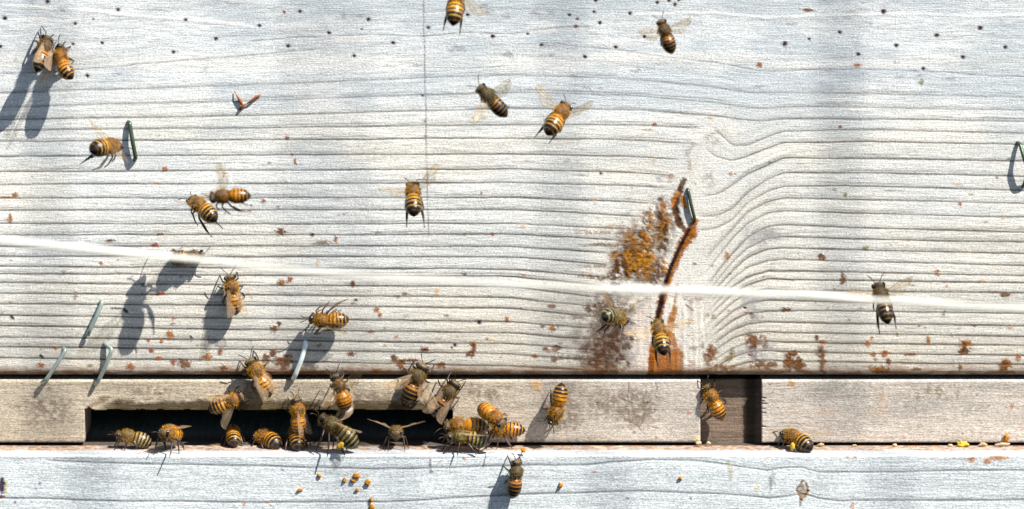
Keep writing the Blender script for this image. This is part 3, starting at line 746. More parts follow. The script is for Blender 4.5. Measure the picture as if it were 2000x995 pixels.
for yy, a_ in ((y1, .85), (y2, .9)):
    wd = 1.5 + .7 * vn(X / 60, X * 0, 9)
    m_ = np.exp(-((Y - yy) / wd) ** 2) * a_ * (.65 + .4 * vn(X / 30, X * 0, 12))
    if yy is y1: m_ = m_ * sm(X, 80, 110) 
    m_ = m_ + np.exp(-((Y - yy + 4) / 3.5) ** 2) * .13
    Q.C = Q.C * (1 - m_[..., None]) + np.array((0.12, 0.125, 0.15), np.float32) * m_[..., None]; Q.H -= 1.3 * m_
Q.line([(500,895),(760,896),(990,893)], (0.3,0.32,0.34), .5, 1.5, -.4, .4, 3)
Q.line([(100,896),(260,897),(480,898)], (0.38,0.42,0.44), .5, 2.5, -.2, .4, 3)
Q.path([(1567,940),(1556,958),(1565,978),(1577,960),(1574,944)], [2.2,2.4,2.2,2.4,2], (0.11,0.045,0.02), .9, -1, (0.30,0.11,0.03), .7)
Q.path([(1574,944),(1579,958),(1573,972)], [2.6,2.8,2], (0.40,0.15,0.03), .9, .3)
Q.blot(1566, 960, 7, 14, (0.45, 0.42, 0.36), .95, rough=.4, h=-1.0, col2=(0.30, 0.22, 0.12))
Q.path([(1563,978),(1562,990)], [3,2], (0.2,0.16,0.15), .8, -.8)
Q.blot(1508, 935, 7, 18, (0.32, 0.34, 0.32), .55, soft=.8, patchy=.35); Q.blot(1505, 945, 2.5, 12, (0.15,0.15,0.15), .6)
Q.blot(1600, 945, 26, 22, (0.48, 0.52, 0.52), .55, soft=.9, patchy=.4, h=0)
Q.blot(3, 950, 6, 17, (0.05, 0.02, 0.06), .97, rough=.3, h=-2); Q.blot(12, 952, 3, 15, (0.62, 0.60, 0.12), .7); Q.blot(3, 970, 6, 4, RED, .9)
for b in ((1898,898,7,6),(1928,901,8,6),(1950,894,20,5)): Q.blot(*b, col=(0.60,0.28,0.07), a=.85, col2=(0.4,0.16,0.04))
Q.path([(1422,905),(1428,918),(1428,938)], [6,4,2.5], (0.55,0.50,0.36), .65, .3); Q.blot(1478, 951, 5, 9, (0.72, 0.66, 0.36), .6)
for b in ((1655,893,4,3),(1670,893,5,3),(1161,921,3.5,3.5),(1665,990,4,9),(477,985,4,4),(525,981,5,3),(908,896,4,3)): Q.blot(*b, col=(0.55,0.22,0.08), a=.7)
for b in ((70,955,3,2.5),(78,944,3,4),(1226,973,3,3),(1350,973,3,3),(905,895,3,3),(840,905,3,10),(842,921,4,4),(552,918,3,3),(30,981,3,3),(62,980,3,2),(1010,950,2,2)):
    Q.blot(*b, col=(0.14, 0.12, 0.17), a=.75)
for n_ in range(170):
    x0 = rng.rand() * 2000; y0 = 892 + rng.rand() * 104; L_ = 20 + rng.rand() * 90
    Q.line([(x0, y0), (x0 + L_, y0 - 2 + 4 * rng.rand())], (0.38, 0.42, 0.46), .4, .9, -.35, .8, n_)
for n_ in range(70): Q.blot(rng.rand() * 2000, 892 + rng.rand() * 104, 1 + 1.4 * rng.rand() ** 2, None, (0.2, 0.2, 0.25), .5)
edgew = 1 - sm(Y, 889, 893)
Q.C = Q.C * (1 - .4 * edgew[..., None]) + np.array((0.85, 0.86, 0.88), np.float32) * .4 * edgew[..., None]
Q.C = np.clip(Q.C, .012, .88)
roll = -np.clip((892.5 - Y) / 4, 0, 1) ** 2 * 2.6
bb = empty("bottom_board", (0, 0, ZL * S))
tag(bb, "blue-white wooden bottom board with a landing ledge under the entrance", "hive floor")
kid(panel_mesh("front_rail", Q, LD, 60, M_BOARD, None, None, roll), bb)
# ledge top (x, depth) as its own grid
lx = axis(-320, 2320, -20, 2020, 3, 14); ldp = np.concatenate([np.arange(LD - 2.2, -6, -2.6), np.arange(-8, -2380, -60)])
GX, GD = np.meshgrid(lx, ldp)
n1 = fb(GX / 50, GD / 5, 301, 3) - .5; n2 = fb(GX / 4, GD / 3.5, 302, 2) - .5
H_ = .6 * n1 + .4 * n2
Cc = np.zeros(GX.shape + (3,), np.float32); Cc[:] = (0.50, 0.52, 0.54)
Cc *= (1 + .2 * n1 + .25 * n2)[..., None]
dirt = (1 - sm(GD + 24 * (fb(GX / 40, GD / 18, 303, 3) - .5), 26, 46)) * (.55 + .45 * sm(fb(GX / 16, GD / 9, 305, 3), .35, .6))
dc = np.array((0.28, 0.19, 0.15)) * (1 - sm(fb(GX / 8, GD / 8, 304, 2), .45, .7)[..., None]) + np.array((0.55, 0.36, 0.22)) * sm(fb(GX / 8, GD / 8, 304, 2), .45, .7)[..., None]
Cc = Cc * (1 - dirt[..., None]) + dc.astype(np.float32) * dirt[..., None]
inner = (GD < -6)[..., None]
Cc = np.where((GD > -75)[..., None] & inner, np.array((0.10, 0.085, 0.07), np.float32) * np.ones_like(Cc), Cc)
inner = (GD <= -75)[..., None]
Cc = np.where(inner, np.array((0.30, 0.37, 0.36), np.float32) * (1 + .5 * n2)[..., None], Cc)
kk = np.where(GD > 0, (D - LD) / D, 1.0)
V = np.stack([(GX - 1000) * S * (D - LD) / D, -GD * S, (ZL + H_ * (GD > -6)) * S], -1).reshape(-1, 3)
ny, nx = GX.shape; idx = np.arange(ny * nx).reshape(ny, nx)
F = np.stack([idx[:-1, :-1], idx[:-1, 1:], idx[1:, 1:], idx[1:, :-1]], -1).reshape(-1, 4)
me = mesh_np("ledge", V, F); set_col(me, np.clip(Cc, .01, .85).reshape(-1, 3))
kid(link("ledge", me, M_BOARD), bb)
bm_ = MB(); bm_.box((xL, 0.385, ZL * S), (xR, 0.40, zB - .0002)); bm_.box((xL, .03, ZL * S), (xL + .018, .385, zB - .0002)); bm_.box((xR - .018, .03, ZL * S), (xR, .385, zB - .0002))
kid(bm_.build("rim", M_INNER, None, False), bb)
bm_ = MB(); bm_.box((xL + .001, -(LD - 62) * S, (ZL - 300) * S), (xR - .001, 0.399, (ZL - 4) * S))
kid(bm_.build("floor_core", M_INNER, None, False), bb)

# ================================================================== staples
def staple(label, pts, r=3.0, mat=None):
    """pts: (px, py, height above the board)"""
    base_ = at(pts[0][0], pts[0][1], 0)
    mb = MB(); P3 = [at(*q) - base_ for q in pts]
    fine_ = []
    for a, b in zip(P3[:-1], P3[1:]):
        n = 7
        for i in range(n): fine_.append(a.lerp(b, i / n))
    fine_.append(P3[-1])
    for _ in range(2): fine_ = [fine_[0]] + [(fine_[i - 1] + fine_[i] * 2 + fine_[i + 1]) / 4 for i in range(1, len(fine_) - 1)] + [fine_[-1]]
    mb.tube(fine_, r * S, 10)
    o = mb.build("wire_staple", mat or M_STAPLE); o.location = base_
    return tag(o, label, "staple", "wire staples in the hive wood")
staple("dark slanted wire staple high on the white board near the left flying bee", [(249,238,-6),(253,240,6),(258,272,12),(265,308,10),(263,313,-4)], 4.2)
staple("grey-green wire staple alone on the board above the lower left pair", [(195,588,-6),(200,590,6),(190,615,13),(176,645,14),(172,655,9)], 4.0, M_STAPLE_PALE)
staple("leftmost lower staple crossing the gap, its pale wire leaning right", [(122,680,-6),(128,684,5),(110,713,12),(90,742,14),(82,748,6)], 4.0, M_STAPLE_PALE)
staple("lower staple with an open square top, crossing the gap left of the slot", [(203,671,-6),(205,672,3),(219,683,15),(207,715,16),(192,744,12),(186,752,3)], 3.9, M_STAPLE_PALE)
staple("bright shining staple below the bee with raised legs, beside its shadow", [(594,668,-6),(598,671,8),(589,702,14),(577,732,12),(573,740,2)], 4.8, M_STAPLE_PALE)
staple("green-tinged straight staple beside the rotten knot crack", [(1342,368,-6),(1344,372,5),(1350,400,7),(1357,428,6),(1357,434,-5)], 3.3)
staple("bent dark staple cut by the right picture edge", [(1984,278,-6),(1992,281,8),(1999,306,20),(2008,335,20),(2000,362,4),(1996,366,-5)], 3.6)

M_STAPLE_SHINE = plain_mat('shining_steel', (0.80, 0.90, 0.92), 0.2, 0.2, 0.8, 0.05)
for o_ in bpy.data.objects:
    if o_.get('label', '').startswith('bright shining staple'): o_.data.materials[0] = M_STAPLE_SHINE
# ================================================================== pale line stretched in front
d_ = 2600.0
M_LINE, nt, p = new_mat("clear_plastic_line")
a_ = nt.nodes.new("ShaderNodeAttribute"); a_.attribute_name = "Clear"
p.inputs["Base Color"].default_value = (0.90, 0.90, 0.82, 1); p.inputs["Roughness"].default_value = .3
tr_ = nt.nodes.new("ShaderNodeBsdfTransparent"); tr_.inputs[0].default_value = (0.97, 0.96, 0.97, 1)
mx_ = nt.nodes.new("ShaderNodeMixShader")
nt.links.new(a_.outputs["Fac"], mx_.inputs[0]); nt.links.new(p.outputs[0], mx_.inputs[1]); nt.links.new(tr_.outputs[0], mx_.inputs[2])
nt.links.new(mx_.outputs[0], nt.nodes["Material Output"].inputs[0])
mb = MB(); pts = []
LP = [(-1500,300),(-300,441),(0,469),(100,480),(230,494),(330,503),(480,519),(600,531),(800,545),(1000,556),(1200,565),(1400,571),(1560,576),(1700,586),(1850,594),(2000,603),(2350,624),(3500,695)]
for x_ in range(-1500, 3501, 12):
    y_ = np.interp(x_, *zip(*LP)); pts.append(at(x_, y_ + .8 * math.sin(x_ / 37.0), d_))
c0 = pts[0].copy()
mb.tube([q - c0 for q in pts], [(6.2 + 0.9 * math.sin(i * .11) + .8 * math.sin(i * .37)) * S * (D - d_) / D for i in range(len(pts))], 12)
o = mb.build("plastic_line", M_LINE); o.location = c0
cx_ = np.array([v.co.x for v in o.data.vertices]) / S * D / (D - d_) + (c0.x / S * D / (D - d_)) + 1000
cl_ = np.interp(cx_, [0, 150, 330, 430, 560, 800, 1000, 1150, 1320, 1450, 1560, 1680, 1780, 1900, 2000], [.4, .10, .03, .30, .52, .60, .52, .30, .12, .35, .32, .1, .12, .35, .28])  # glints put in as less clear, whiter stretches of the line
cl_ = np.clip(cl_ + .12 * (vn(cx_ / 40, cx_ * 0, 5) - .5), 0, .8)
set_col(o.data, np.repeat(cl_[:, None], 3, 1), "Clear")
tag(o, "pale shiny plastic line stretched across in front, out of focus", "line")

# ================================================================== unseen rods added out of frame to throw the soft upright shadow bands
dd_ = 0.5
for x_, r_ in ((103, .0013), (605, .0010), (665, .0009), (1108, .0012), (1620, .0010), (1655, .0008)):
    bx_ = (x_ - 1000) * S + 1.25 * dd_
    mb = MB(); q = []
    for i in range(24):
        t = i / 23.0
        q.append(Vector((.0012 * math.sin(t * 5 + x_) , .002 * math.sin(t * 4 + x_), t * 2.0)))
    mb.tube(q, [r_ * (1.25 - .45 * i / 23) for i in range(24)], 8)
    o = mb.build("shadow_rod", M_SHADOW_ROD); o.location = (bx_, -dd_, -.55)
    tag(o, "thin unseen upright rod added out of frame to cast a soft shadow band", "cane", "added shadow rods out of frame")

# ================================================================== bees
def profile(t):
    return np.interp(t, [0, .04, .14, .32, .55, .75, .88, .96, 1.0], [.5, 1.15, 1.85, 2.32, 2.32, 1.92, 1.25, .6, .14])

ABL = 7.0
def abdomen_curve(bend, n=30):
    pts = []; x, z = -1.45, -0.12; ang = 0.0
    for i in range(n + 1):
        pts.append(Vector((x, 0, z)))
        ang = bend * (i / n)
        x -= ABL / n * math.cos(ang); z -= ABL / n * math.sin(ang)
    return pts

STY = {  # (light, dark, hair band) per kind
 'orange': ((0.66, 0.255, 0.008), (0.030, 0.010, 0.004), (0.46, 0.25, 0.035)),
 'stripe': ((0.66, 0.285, 0.010), (0.016, 0.008, 0.005), (0.50, 0.30, 0.05)),
 'dark':   ((0.42, 0.16, 0.010), (0.012, 0.007, 0.005), (0.40, 0.25, 0.07)),
 'grey':   ((0.34, 0.22, 0.05), (0.024, 0.020, 0.012), (0.46, 0.39, 0.17)),
}
def make_bee(label, head, tail, dm, s=0, up='cam', size=1.1, legs='stand', plane='wall', style='orange', bend=0.25,
             wings='fold', wa=None, pollen=False, look=0.0, roll=0.0, hair=None, wmat=None, seed=0, wall_d=0.0, girth=1.0):
    rnd = random.Random(seed * 31 + 5)
    gv = girth * (0.93 + .14 * rnd.random()); tint = .60 + .40 * rnd.random(); bend = bend + .12 * (rnd.random() - .5)
    Lpx = 12.6 * 6.25 * size
    # depth so that the body keeps its true length
    p0 = at(head[0], head[1], dm); p1 = at(tail[0], tail[1], dm)
    pr = (p0 - p1).length / S
    if pr > Lpx: size *= pr / Lpx; Lpx = pr
    dy = math.sqrt(max(Lpx * Lpx - pr * pr, 0)) * (1 if s >= 0 else -1)
    if s == 0: dy = 0; size *= max(.72, min(1, pr / Lpx))
    Hd = at(head[0], head[1], dm + dy / 2); Tl = at(tail[0], tail[1], dm - dy / 2)
    f = (Hd - Tl).normalized()
    upv = {'cam': Vector((0, -1, .15)), 'top': Vector((0, -.15, 1)), 'topcam': Vector((0, -.8, 1))}.get(up, None) if isinstance(up, str) else Vector(up)
    u = (upv - f * upv.dot(f)).normalized()
    if roll: u = Matrix.Rotation(roll, 3, f) @ u
    l = u.cross(f)
    sc = .001 * size
    org = Tl + f * (8.7 * sc)
    R = Matrix(((f.x, l.x, u.x), (f.y, l.y, u.y), (f.z, l.z, u.z)))
    W = Matrix.Translation(org) @ R.to_4x4() @ Matrix.Scale(sc, 4)
    Wi = W.inverted()
    root = empty("honey_bee", org)
    root.matrix_world = W
    root.rotation_mode = 'QUATERNION'
    root.location = org; root.rotation_quaternion = R.to_quaternion(); root.scale = (sc, sc, sc)
    root.empty_display_size = 1
    tag(root, label, "bee", "honey bees around the hive entrance")
    # --- body as one skin
    mb = MB()
    cur = abdomen_curve(bend)
    rad = [float(profile(i / 30.0)) * gv * (1 + .035 * (((i / 30.0) * 6.2) % 1.0)) for i in range(31)]
    mb.tube(cur, rad, 20)
    mb.ball((0, 0, .1), (2.3, 2.1, 2.05), nu=18, nv=12)
    mb.ball((-1.9, 0, -.15), (1.3, 1.35, 1.25))
    mb.ball((1.9, 0, -.15), (.95, .95, .95))
    HR = Matrix.Rotation(look, 3, 'Z') @ Matrix.Rotation(.25, 3, 'Y')
    HC_ = Vector((2.75, look * .5, -.35))
    mb.ball(HC_, (1.05, 1.75, 1.55), HR, 16, 11)
    mb.ball(HC_ + HR @ Vector((.25, 0, -1.45)), (.55, .6, .6), HR, 10, 8)
    # legs
    if plane == 'wall': pn, pp = Vector((0, -1, 0)), Vector((0, -wall_d * S, 0))
    else: pn, pp = Vector((0, 0, 1)), Vector((0, 0, ZL * S))
    pnl = (Wi.to_3x3() @ pn).normalized(); ppl = Wi @ pp
    segs = []
    for sd in (1, -1):
        for k, (hx, hy) in enumerate(((1.15, .8), (-.1, 1.0), (-1.2, .85))):
            hip = Vector((hx, hy * sd, -1.25))
            j = lambda a: (rnd.random() - .5) * a
            if legs == 'stand':
                tgt = Vector((hx + (3.0, .2, -3.6)[k] + j(1.4), sd * ((2.4, 4.0, 3.0)[k] + j(1.0)), -1.5))
                foot = tgt - pnl * (tgt - ppl).dot(pnl)
                v = foot - hip
                if v.length > 7.0:
                    foot = hip + v.normalized() * 6.3
                v = foot - hip
                out = Vector((0, sd, .15))
                knee = hip + v * .36 + out * .9 + Vector((0, 0, 1)) * (1.15 if v.length < 5.6 else .4)
                ank = hip + v * .76 + out * .45 + Vector((0, 0, .35))
            else:
                if k == 0:
                    knee = hip + Vector((.9 + j(.6), .5 * sd, -1.0)); ank = knee + Vector((-.6 + j(.8), .2 * sd, -1.2)); foot = ank + Vector((-.9 + j(.8), 0, -.6))
                elif k == 1:
                    knee = hip + Vector((.3 + j(.8), 1.0 * sd, -1.1)); ank = knee + Vector((-.9 + j(.8), .4 * sd, -1.7)); foot = ank + Vector((-.9 + j(.8), j(.6), -1.2))
                else:
                    knee = hip + Vector((-1.0 + j(.6), .9 * sd, -1.3)); ank = knee + Vector((-2.3 + j(1.2), .3 * sd + j(.8), -2.2 + j(.8))); foot = ank + Vector((-2.4 + j(1.2), j(1.0), -1.3 + j(1.0)))
            rt = (.27, .28, .30)[k]; ra = (.24, .26, .42)[k]
            mid = knee.lerp(ank, .6)
            mb.tube([hip + Vector((0, 0, .4)), hip, knee, mid, ank, ank.lerp(foot, .5), foot], [.34, .34, rt, ra, ra * .9, .19, .17], 7)
            segs.append((hip, knee, ank, foot))
    raw = mb.mesh("bee_raw")
    tmp = bpy.data.objects.new("bee_raw", raw); COL.objects.link(tmp)
    md = tmp.modifiers.new("r", 'REMESH'); md.mode = 'VOXEL'; md.voxel_size = .15; md.use_smooth_shade = True
    dg = bpy.context.evaluated_depsgraph_get()
    me = bpy.data.meshes.new_from_object(tmp.evaluated_get(dg))
    bpy.data.objects.remove(tmp); bpy.data.meshes.remove(raw)
    me.name = "body"
    nv = len(me.vertices); co = np.empty(nv * 3, np.float32); me.vertices.foreach_get("co", co); co = co.reshape(-1, 3)
    # --- colour by anatomy
    light, dark, band = [np.array(c, np.float32) for c in STY[style]]
    thor = np.array({'orange': (0.22, 0.095, 0.010), 'stripe': (0.20, 0.09, 0.010), 'dark': (0.09, 0.055, 0.015), 'grey': (0.14, 0.10, 0.03)}[style], np.float32)
    C = np.zeros((nv, 4), np.float32)
    ac = np.array([tuple(q) for q in cur], np.float32)
    da = np.linalg.norm(co[:, None, :] - ac[None], axis=2)
    ti = da.argmin(1); dmin = da[np.arange(nv), ti] - np.array(rad, np.float32)[ti]
    i2 = np.clip(ti, 1, 29)
    tv = ac[i2 + 1] - ac[i2 - 1]; tl = np.linalg.norm(tv, axis=1)
    t = (i2 + ((co - ac[i2]) * tv).sum(1) / tl / (ABL / 30)) / 30.0
    dt = np.sqrt(((co - (0, 0, .1)) ** 2 / (2.3 ** 2, 2.1 ** 2, 2.05 ** 2)).sum(1)) - 1
    dh = np.linalg.norm((co - np.array(HC_)) / (1.1, 1.8, 1.6), axis=1) - 1
    part = np.argmin(np.stack([dmin, dt * 1.9, dh * 1.6]), 0)
    bnd = np.minimum(np.minimum(dmin, dt * 1.9), dh * 1.6)
    part = np.where(bnd > .28, 3, part)
    NZ = np.array([mnoise.noise(Vector(c) * 1.6 + Vector((seed, 0, 0))) for c in co[::1]], np.float32) if nv < 60000 else np.zeros(nv, np.float32)
    t2 = t + NZ * .012
    seg = np.clip(t2 * 6.2, 0, 5.999); k = np.floor(seg); fr = seg - k
    darkstart = {'orange': [.95, .84, .78, .50, .30, .05], 'stripe': [.80, .66, .60, .45, .30, .02], 'dark': [.80, .50, .22, .10, .08, .0], 'grey': [.6, .55, .5, .42, .4, .2]}[style]
    ds = (np.array(darkstart, np.float32) * (.8 + .3 * rnd.random()))[k.astype(int)]
    md_ = sm(fr, ds - .08, ds + .08)
    hb = (1 - sm(fr, .18, .34)) * (k >= 1) * {'dark': .5, 'orange': .85}.get(style, 1.0) * np.where(k >= 3, .78, .5) * (k < 5.5)
    Ca = light * (1 - md_[:, None]) + dark * md_[:, None]
    if style == 'stripe': t = t + .09 * sm(t, .5, .7)
    if style in ('stripe', 'grey', 'dark'): Ca = Ca * (1 - (k >= 3)[:, None] * .55) + dark * (k >= 3)[:, None] * .55
    Ca = Ca * (1 - hb[:, None]) + band * hb[:, None]
    tip = sm(t, .86, .93)[:, None]; Ca = Ca * (1 - tip) + dark * tip; Ca = Ca * np.clip(1 + .5 * NZ[:, None], .5, 1.4)
    ven = sm(-co[:, 2] + np.interp(co[:, 0], ac[::-1, 0], ac[::-1, 2]), .7, 1.4)[:, None] * .5
    Ca = Ca * (1 - ven) + np.array((0.30, 0.17, 0.06), np.float32) * ven
    bald = np.exp(-(((co[:, 0] + .1) / .9) ** 2 + (co[:, 1] / .8) ** 2)) * (co[:, 2] > 1.0) * .85
    Ct = thor * np.clip(1 + 1.3 * NZ[:, None] - .35 * sm(-co[:, 2], -.2, 1.2)[:, None], .3, 1.6); Ct = Ct * (1 - bald[:, None]) + np.array((0.05, 0.03, 0.015), np.float32) * bald[:, None]
    Ch = np.array((0.055, 0.035, 0.018), np.float32) * np.ones((nv, 1), np.float32)
    face = (co[:, 0] > HC_.x + .5)[:, None] * .6
    Ch = Ch * (1 - face) + np.array((0.20, 0.14, 0.05), np.float32) * face
    Cl = np.array((0.035, 0.018, 0.010), np.float32) * np.ones((nv, 1), np.float32)
    if style == 'orange': Cl = Cl * 2.2
    C[:, :3] = np.where((part == 0)[:, None], Ca, np.where((part == 1)[:, None], Ct, np.where((part == 2)[:, None], Ch, Cl)))
    C[:, 3] = np.where(part == 0, .30 + .25 * hb, np.where(part == 1, .75, np.where(part == 2, .6, .42)))
    C[:, :3] *= np.array((tint, tint * (.9 + .2 * rnd.random()), tint), np.float32)
    set_col(me, np.clip(C, .004, 1))
    body = link("body", me, M_BEE, root)
    me.polygons.foreach_set("use_smooth", np.ones(len(me.polygons), bool))
    # --- fur
    nr = np.empty(nv * 3, np.float32); me.vertices.foreach_get("normal", nr); nr = nr.reshape(-1, 3)
    rs = np.random.RandomState(seed + 3)
    cand_t = np.where((part == 1) & (bald < .3))[0]; cand_h = np.where((part == 2) & (np.abs(co[:, 1]) < 1.3))[0]; cand_a = np.where((part == 0) & ((hb > .4) | (t < .3)))[0]
    pick = np.concatenate([rs.choice(cand_t, 620), rs.choice(cand_h, 120) if len(cand_h) else [], rs.choice(cand_a, 330)]).astype(int)
    hv = []; 
    ln = np.where(part[pick] == 1, .75, np.where(part[pick] == 2, .45, .38)) * (.6 + .7 * rs.rand(len(pick)))
    dirv = nr[pick] + rs.randn(len(pick), 3) * .35 + np.array((-.35, 0, 0)); dirv /= np.linalg.norm(dirv, axis=1)[:, None]
    sdv = np.cross(dirv, rs.randn(len(pick), 3)); sdv /= np.linalg.norm(sdv, axis=1)[:, None] + 1e-9
    b0 = co[pick] - nr[pick] * .05; wv = sdv * .055
    HV = np.stack([b0 - wv, b0 + wv, b0 + dirv * ln[:, None]], 1).reshape(-1, 3)
    hm = mesh_np("fur", HV, np.arange(len(HV)).reshape(-1, 3), False)
    link("fur", hm, hair or (M_HAIR if style in ('orange', 'stripe') else M_HAIR_D), root)
    # --- eyes, antennae
    for sd in (1, -1):
        e = MB(); e.ball(HC_ + HR @ Vector((.12, 1.28 * sd, .18)), (.66, .58, 1.12), HR @ Matrix.Rotation(-.25 * sd, 3, 'X'), 14, 10)
        e.build("eye", M_EYE, root)
        a = MB(); b_ = HC_ + HR @ Vector((.95, .28 * sd, .0))
        e1 = b_ + HR @ Vector((.7 + .3 * rnd.random(), .75 * sd, .9)); e2 = e1 + HR @ Vector((1.5, (.9 + rnd.random() * .7) * sd, -.5 + rnd.random()))
        a.tube([b_, e1, e1.lerp(e2, .5) + Vector((.1, 0, .1)), e2], [.11, .10, .13, .12], 6)
        a.build("antenna", M_DARKLEG, root)
    # --- wings
    if wings != 'none':
        wm_ = wmat or (M_WING if wings == 'fold' else M_WING_F)
        for sd in (1, -1):
            # angle: 0 = straight back, 90 = straight out; elevation
            if wings == 'fold': az, el = (8 + rnd.random() * 6, 6)
            else: az, el = (95, 20)
            if wa: az, el = wa[0 if sd == 1 else 1]
            for wi, (ln_, wd_, off) in enumerate(((8.6, 2.7, 0), (6.0, 1.8, 18))):
                A = math.radians(max(az - off * (1 if az > 50 else .25), 5)); E = math.radians(el - wi * 3)
                dv = Vector((-math.cos(A) * math.cos(E), sd * math.sin(A) * math.cos(E), math.sin(E)))
                ch = Vector((-math.sin(A), -sd * math.cos(A), 0)).normalized()          # trailing side
                nrm = dv.cross(ch).normalized()
                base_ = Vector((.35 - .9 * wi, 1.4 * sd, 1.35))
                N_ = 16; top = []; bot = []
                for i in range(N_ + 1):
                    q = i / N_
                    lead = -.10 * wd_ * math.sin(math.pi * q) - .05 * wd_
                    if wi == 0: tr_ = wd_ * (np.interp(q, [0, .1, .35, .6, .8, .93, 1], [.06, .22, .48, .80, .86, .60, .16]))
                    else: tr_ = wd_ * (np.interp(q, [0, .12, .4, .65, .85, .95, 1], [.08, .45, .92, .95, .66, .34, .10]))
                    top.append(base_ + dv * (ln_ * q) + ch * lead); bot.append(base_ + dv * (ln_ * q) + ch * tr_ + nrm * .18 * math.sin(q * 9))
                V_ = []; F_ = []; UVc = []
                for i in range(N_ + 1):
                    for kk_ in range(5):
                        g = kk_ / 4.0
                        V_.append(top[i].lerp(bot[i], g) + nrm * (.12 * math.sin(g * 3.1) + .06 * math.sin(g * 14 + i))); UVc.append((ln_ * i / N_, wd_ * g))
                for i in range(N_):
                    for kk_ in range(4):
                        a0 = i * 5 + kk_; F_.append((a0, a0 + 1, a0 + 6, a0 + 5))
                n0 = len(V_); V2 = [v - nrm * .035 for v in V_]
                F2 = [(d0 + n0, c0_ + n0, b0_ + n0, a0 + n0) for a0, b0_, c0_, d0 in F_]
                bdr = list(range(0, N_ * 5 + 1, 5)) + [N_ * 5 + q for q in range(1, 5)] + list(range((N_ - 1) * 5 + 4, 3, -5)) + [3, 2, 1]
                F3 = [(bdr[i], bdr[(i + 1) % len(bdr)], bdr[(i + 1) % len(bdr)] + n0, bdr[i] + n0) for i in range(len(bdr))]
                wme = bpy.data.meshes.new("wing"); wme.from_pydata([tuple(v) for v in V_ + V2], [], F_ + F2 + F3)
                uvl = wme.uv_layers.new(name="UVMap"); UVc = UVc + UVc
                for lp in wme.loops: uvl.data[lp.index].uv = (UVc[lp.vertex_index][0], UVc[lp.vertex_index][1] + sd * 10 + wi * 20 + seed)
                wme.polygons.foreach_set("use_smooth", [True] * len(wme.polygons)); wme.update()
                link("wing", wme, wm_, root)
                # dark leading vein
    if pollen:
        for sd in (1, -1):
            sgm = [q for q in segs if (q[0].y > 0) == (sd > 0)][2]
            c = sgm[1].lerp(sgm[2], .55) + Vector((0, .35 * sd, 0))
            e = MB(); e.ball(c, (.75, .65, 1.25), None, 12, 9); e.build("pollen_basket", M_POLLEN_Y, root)
    return root

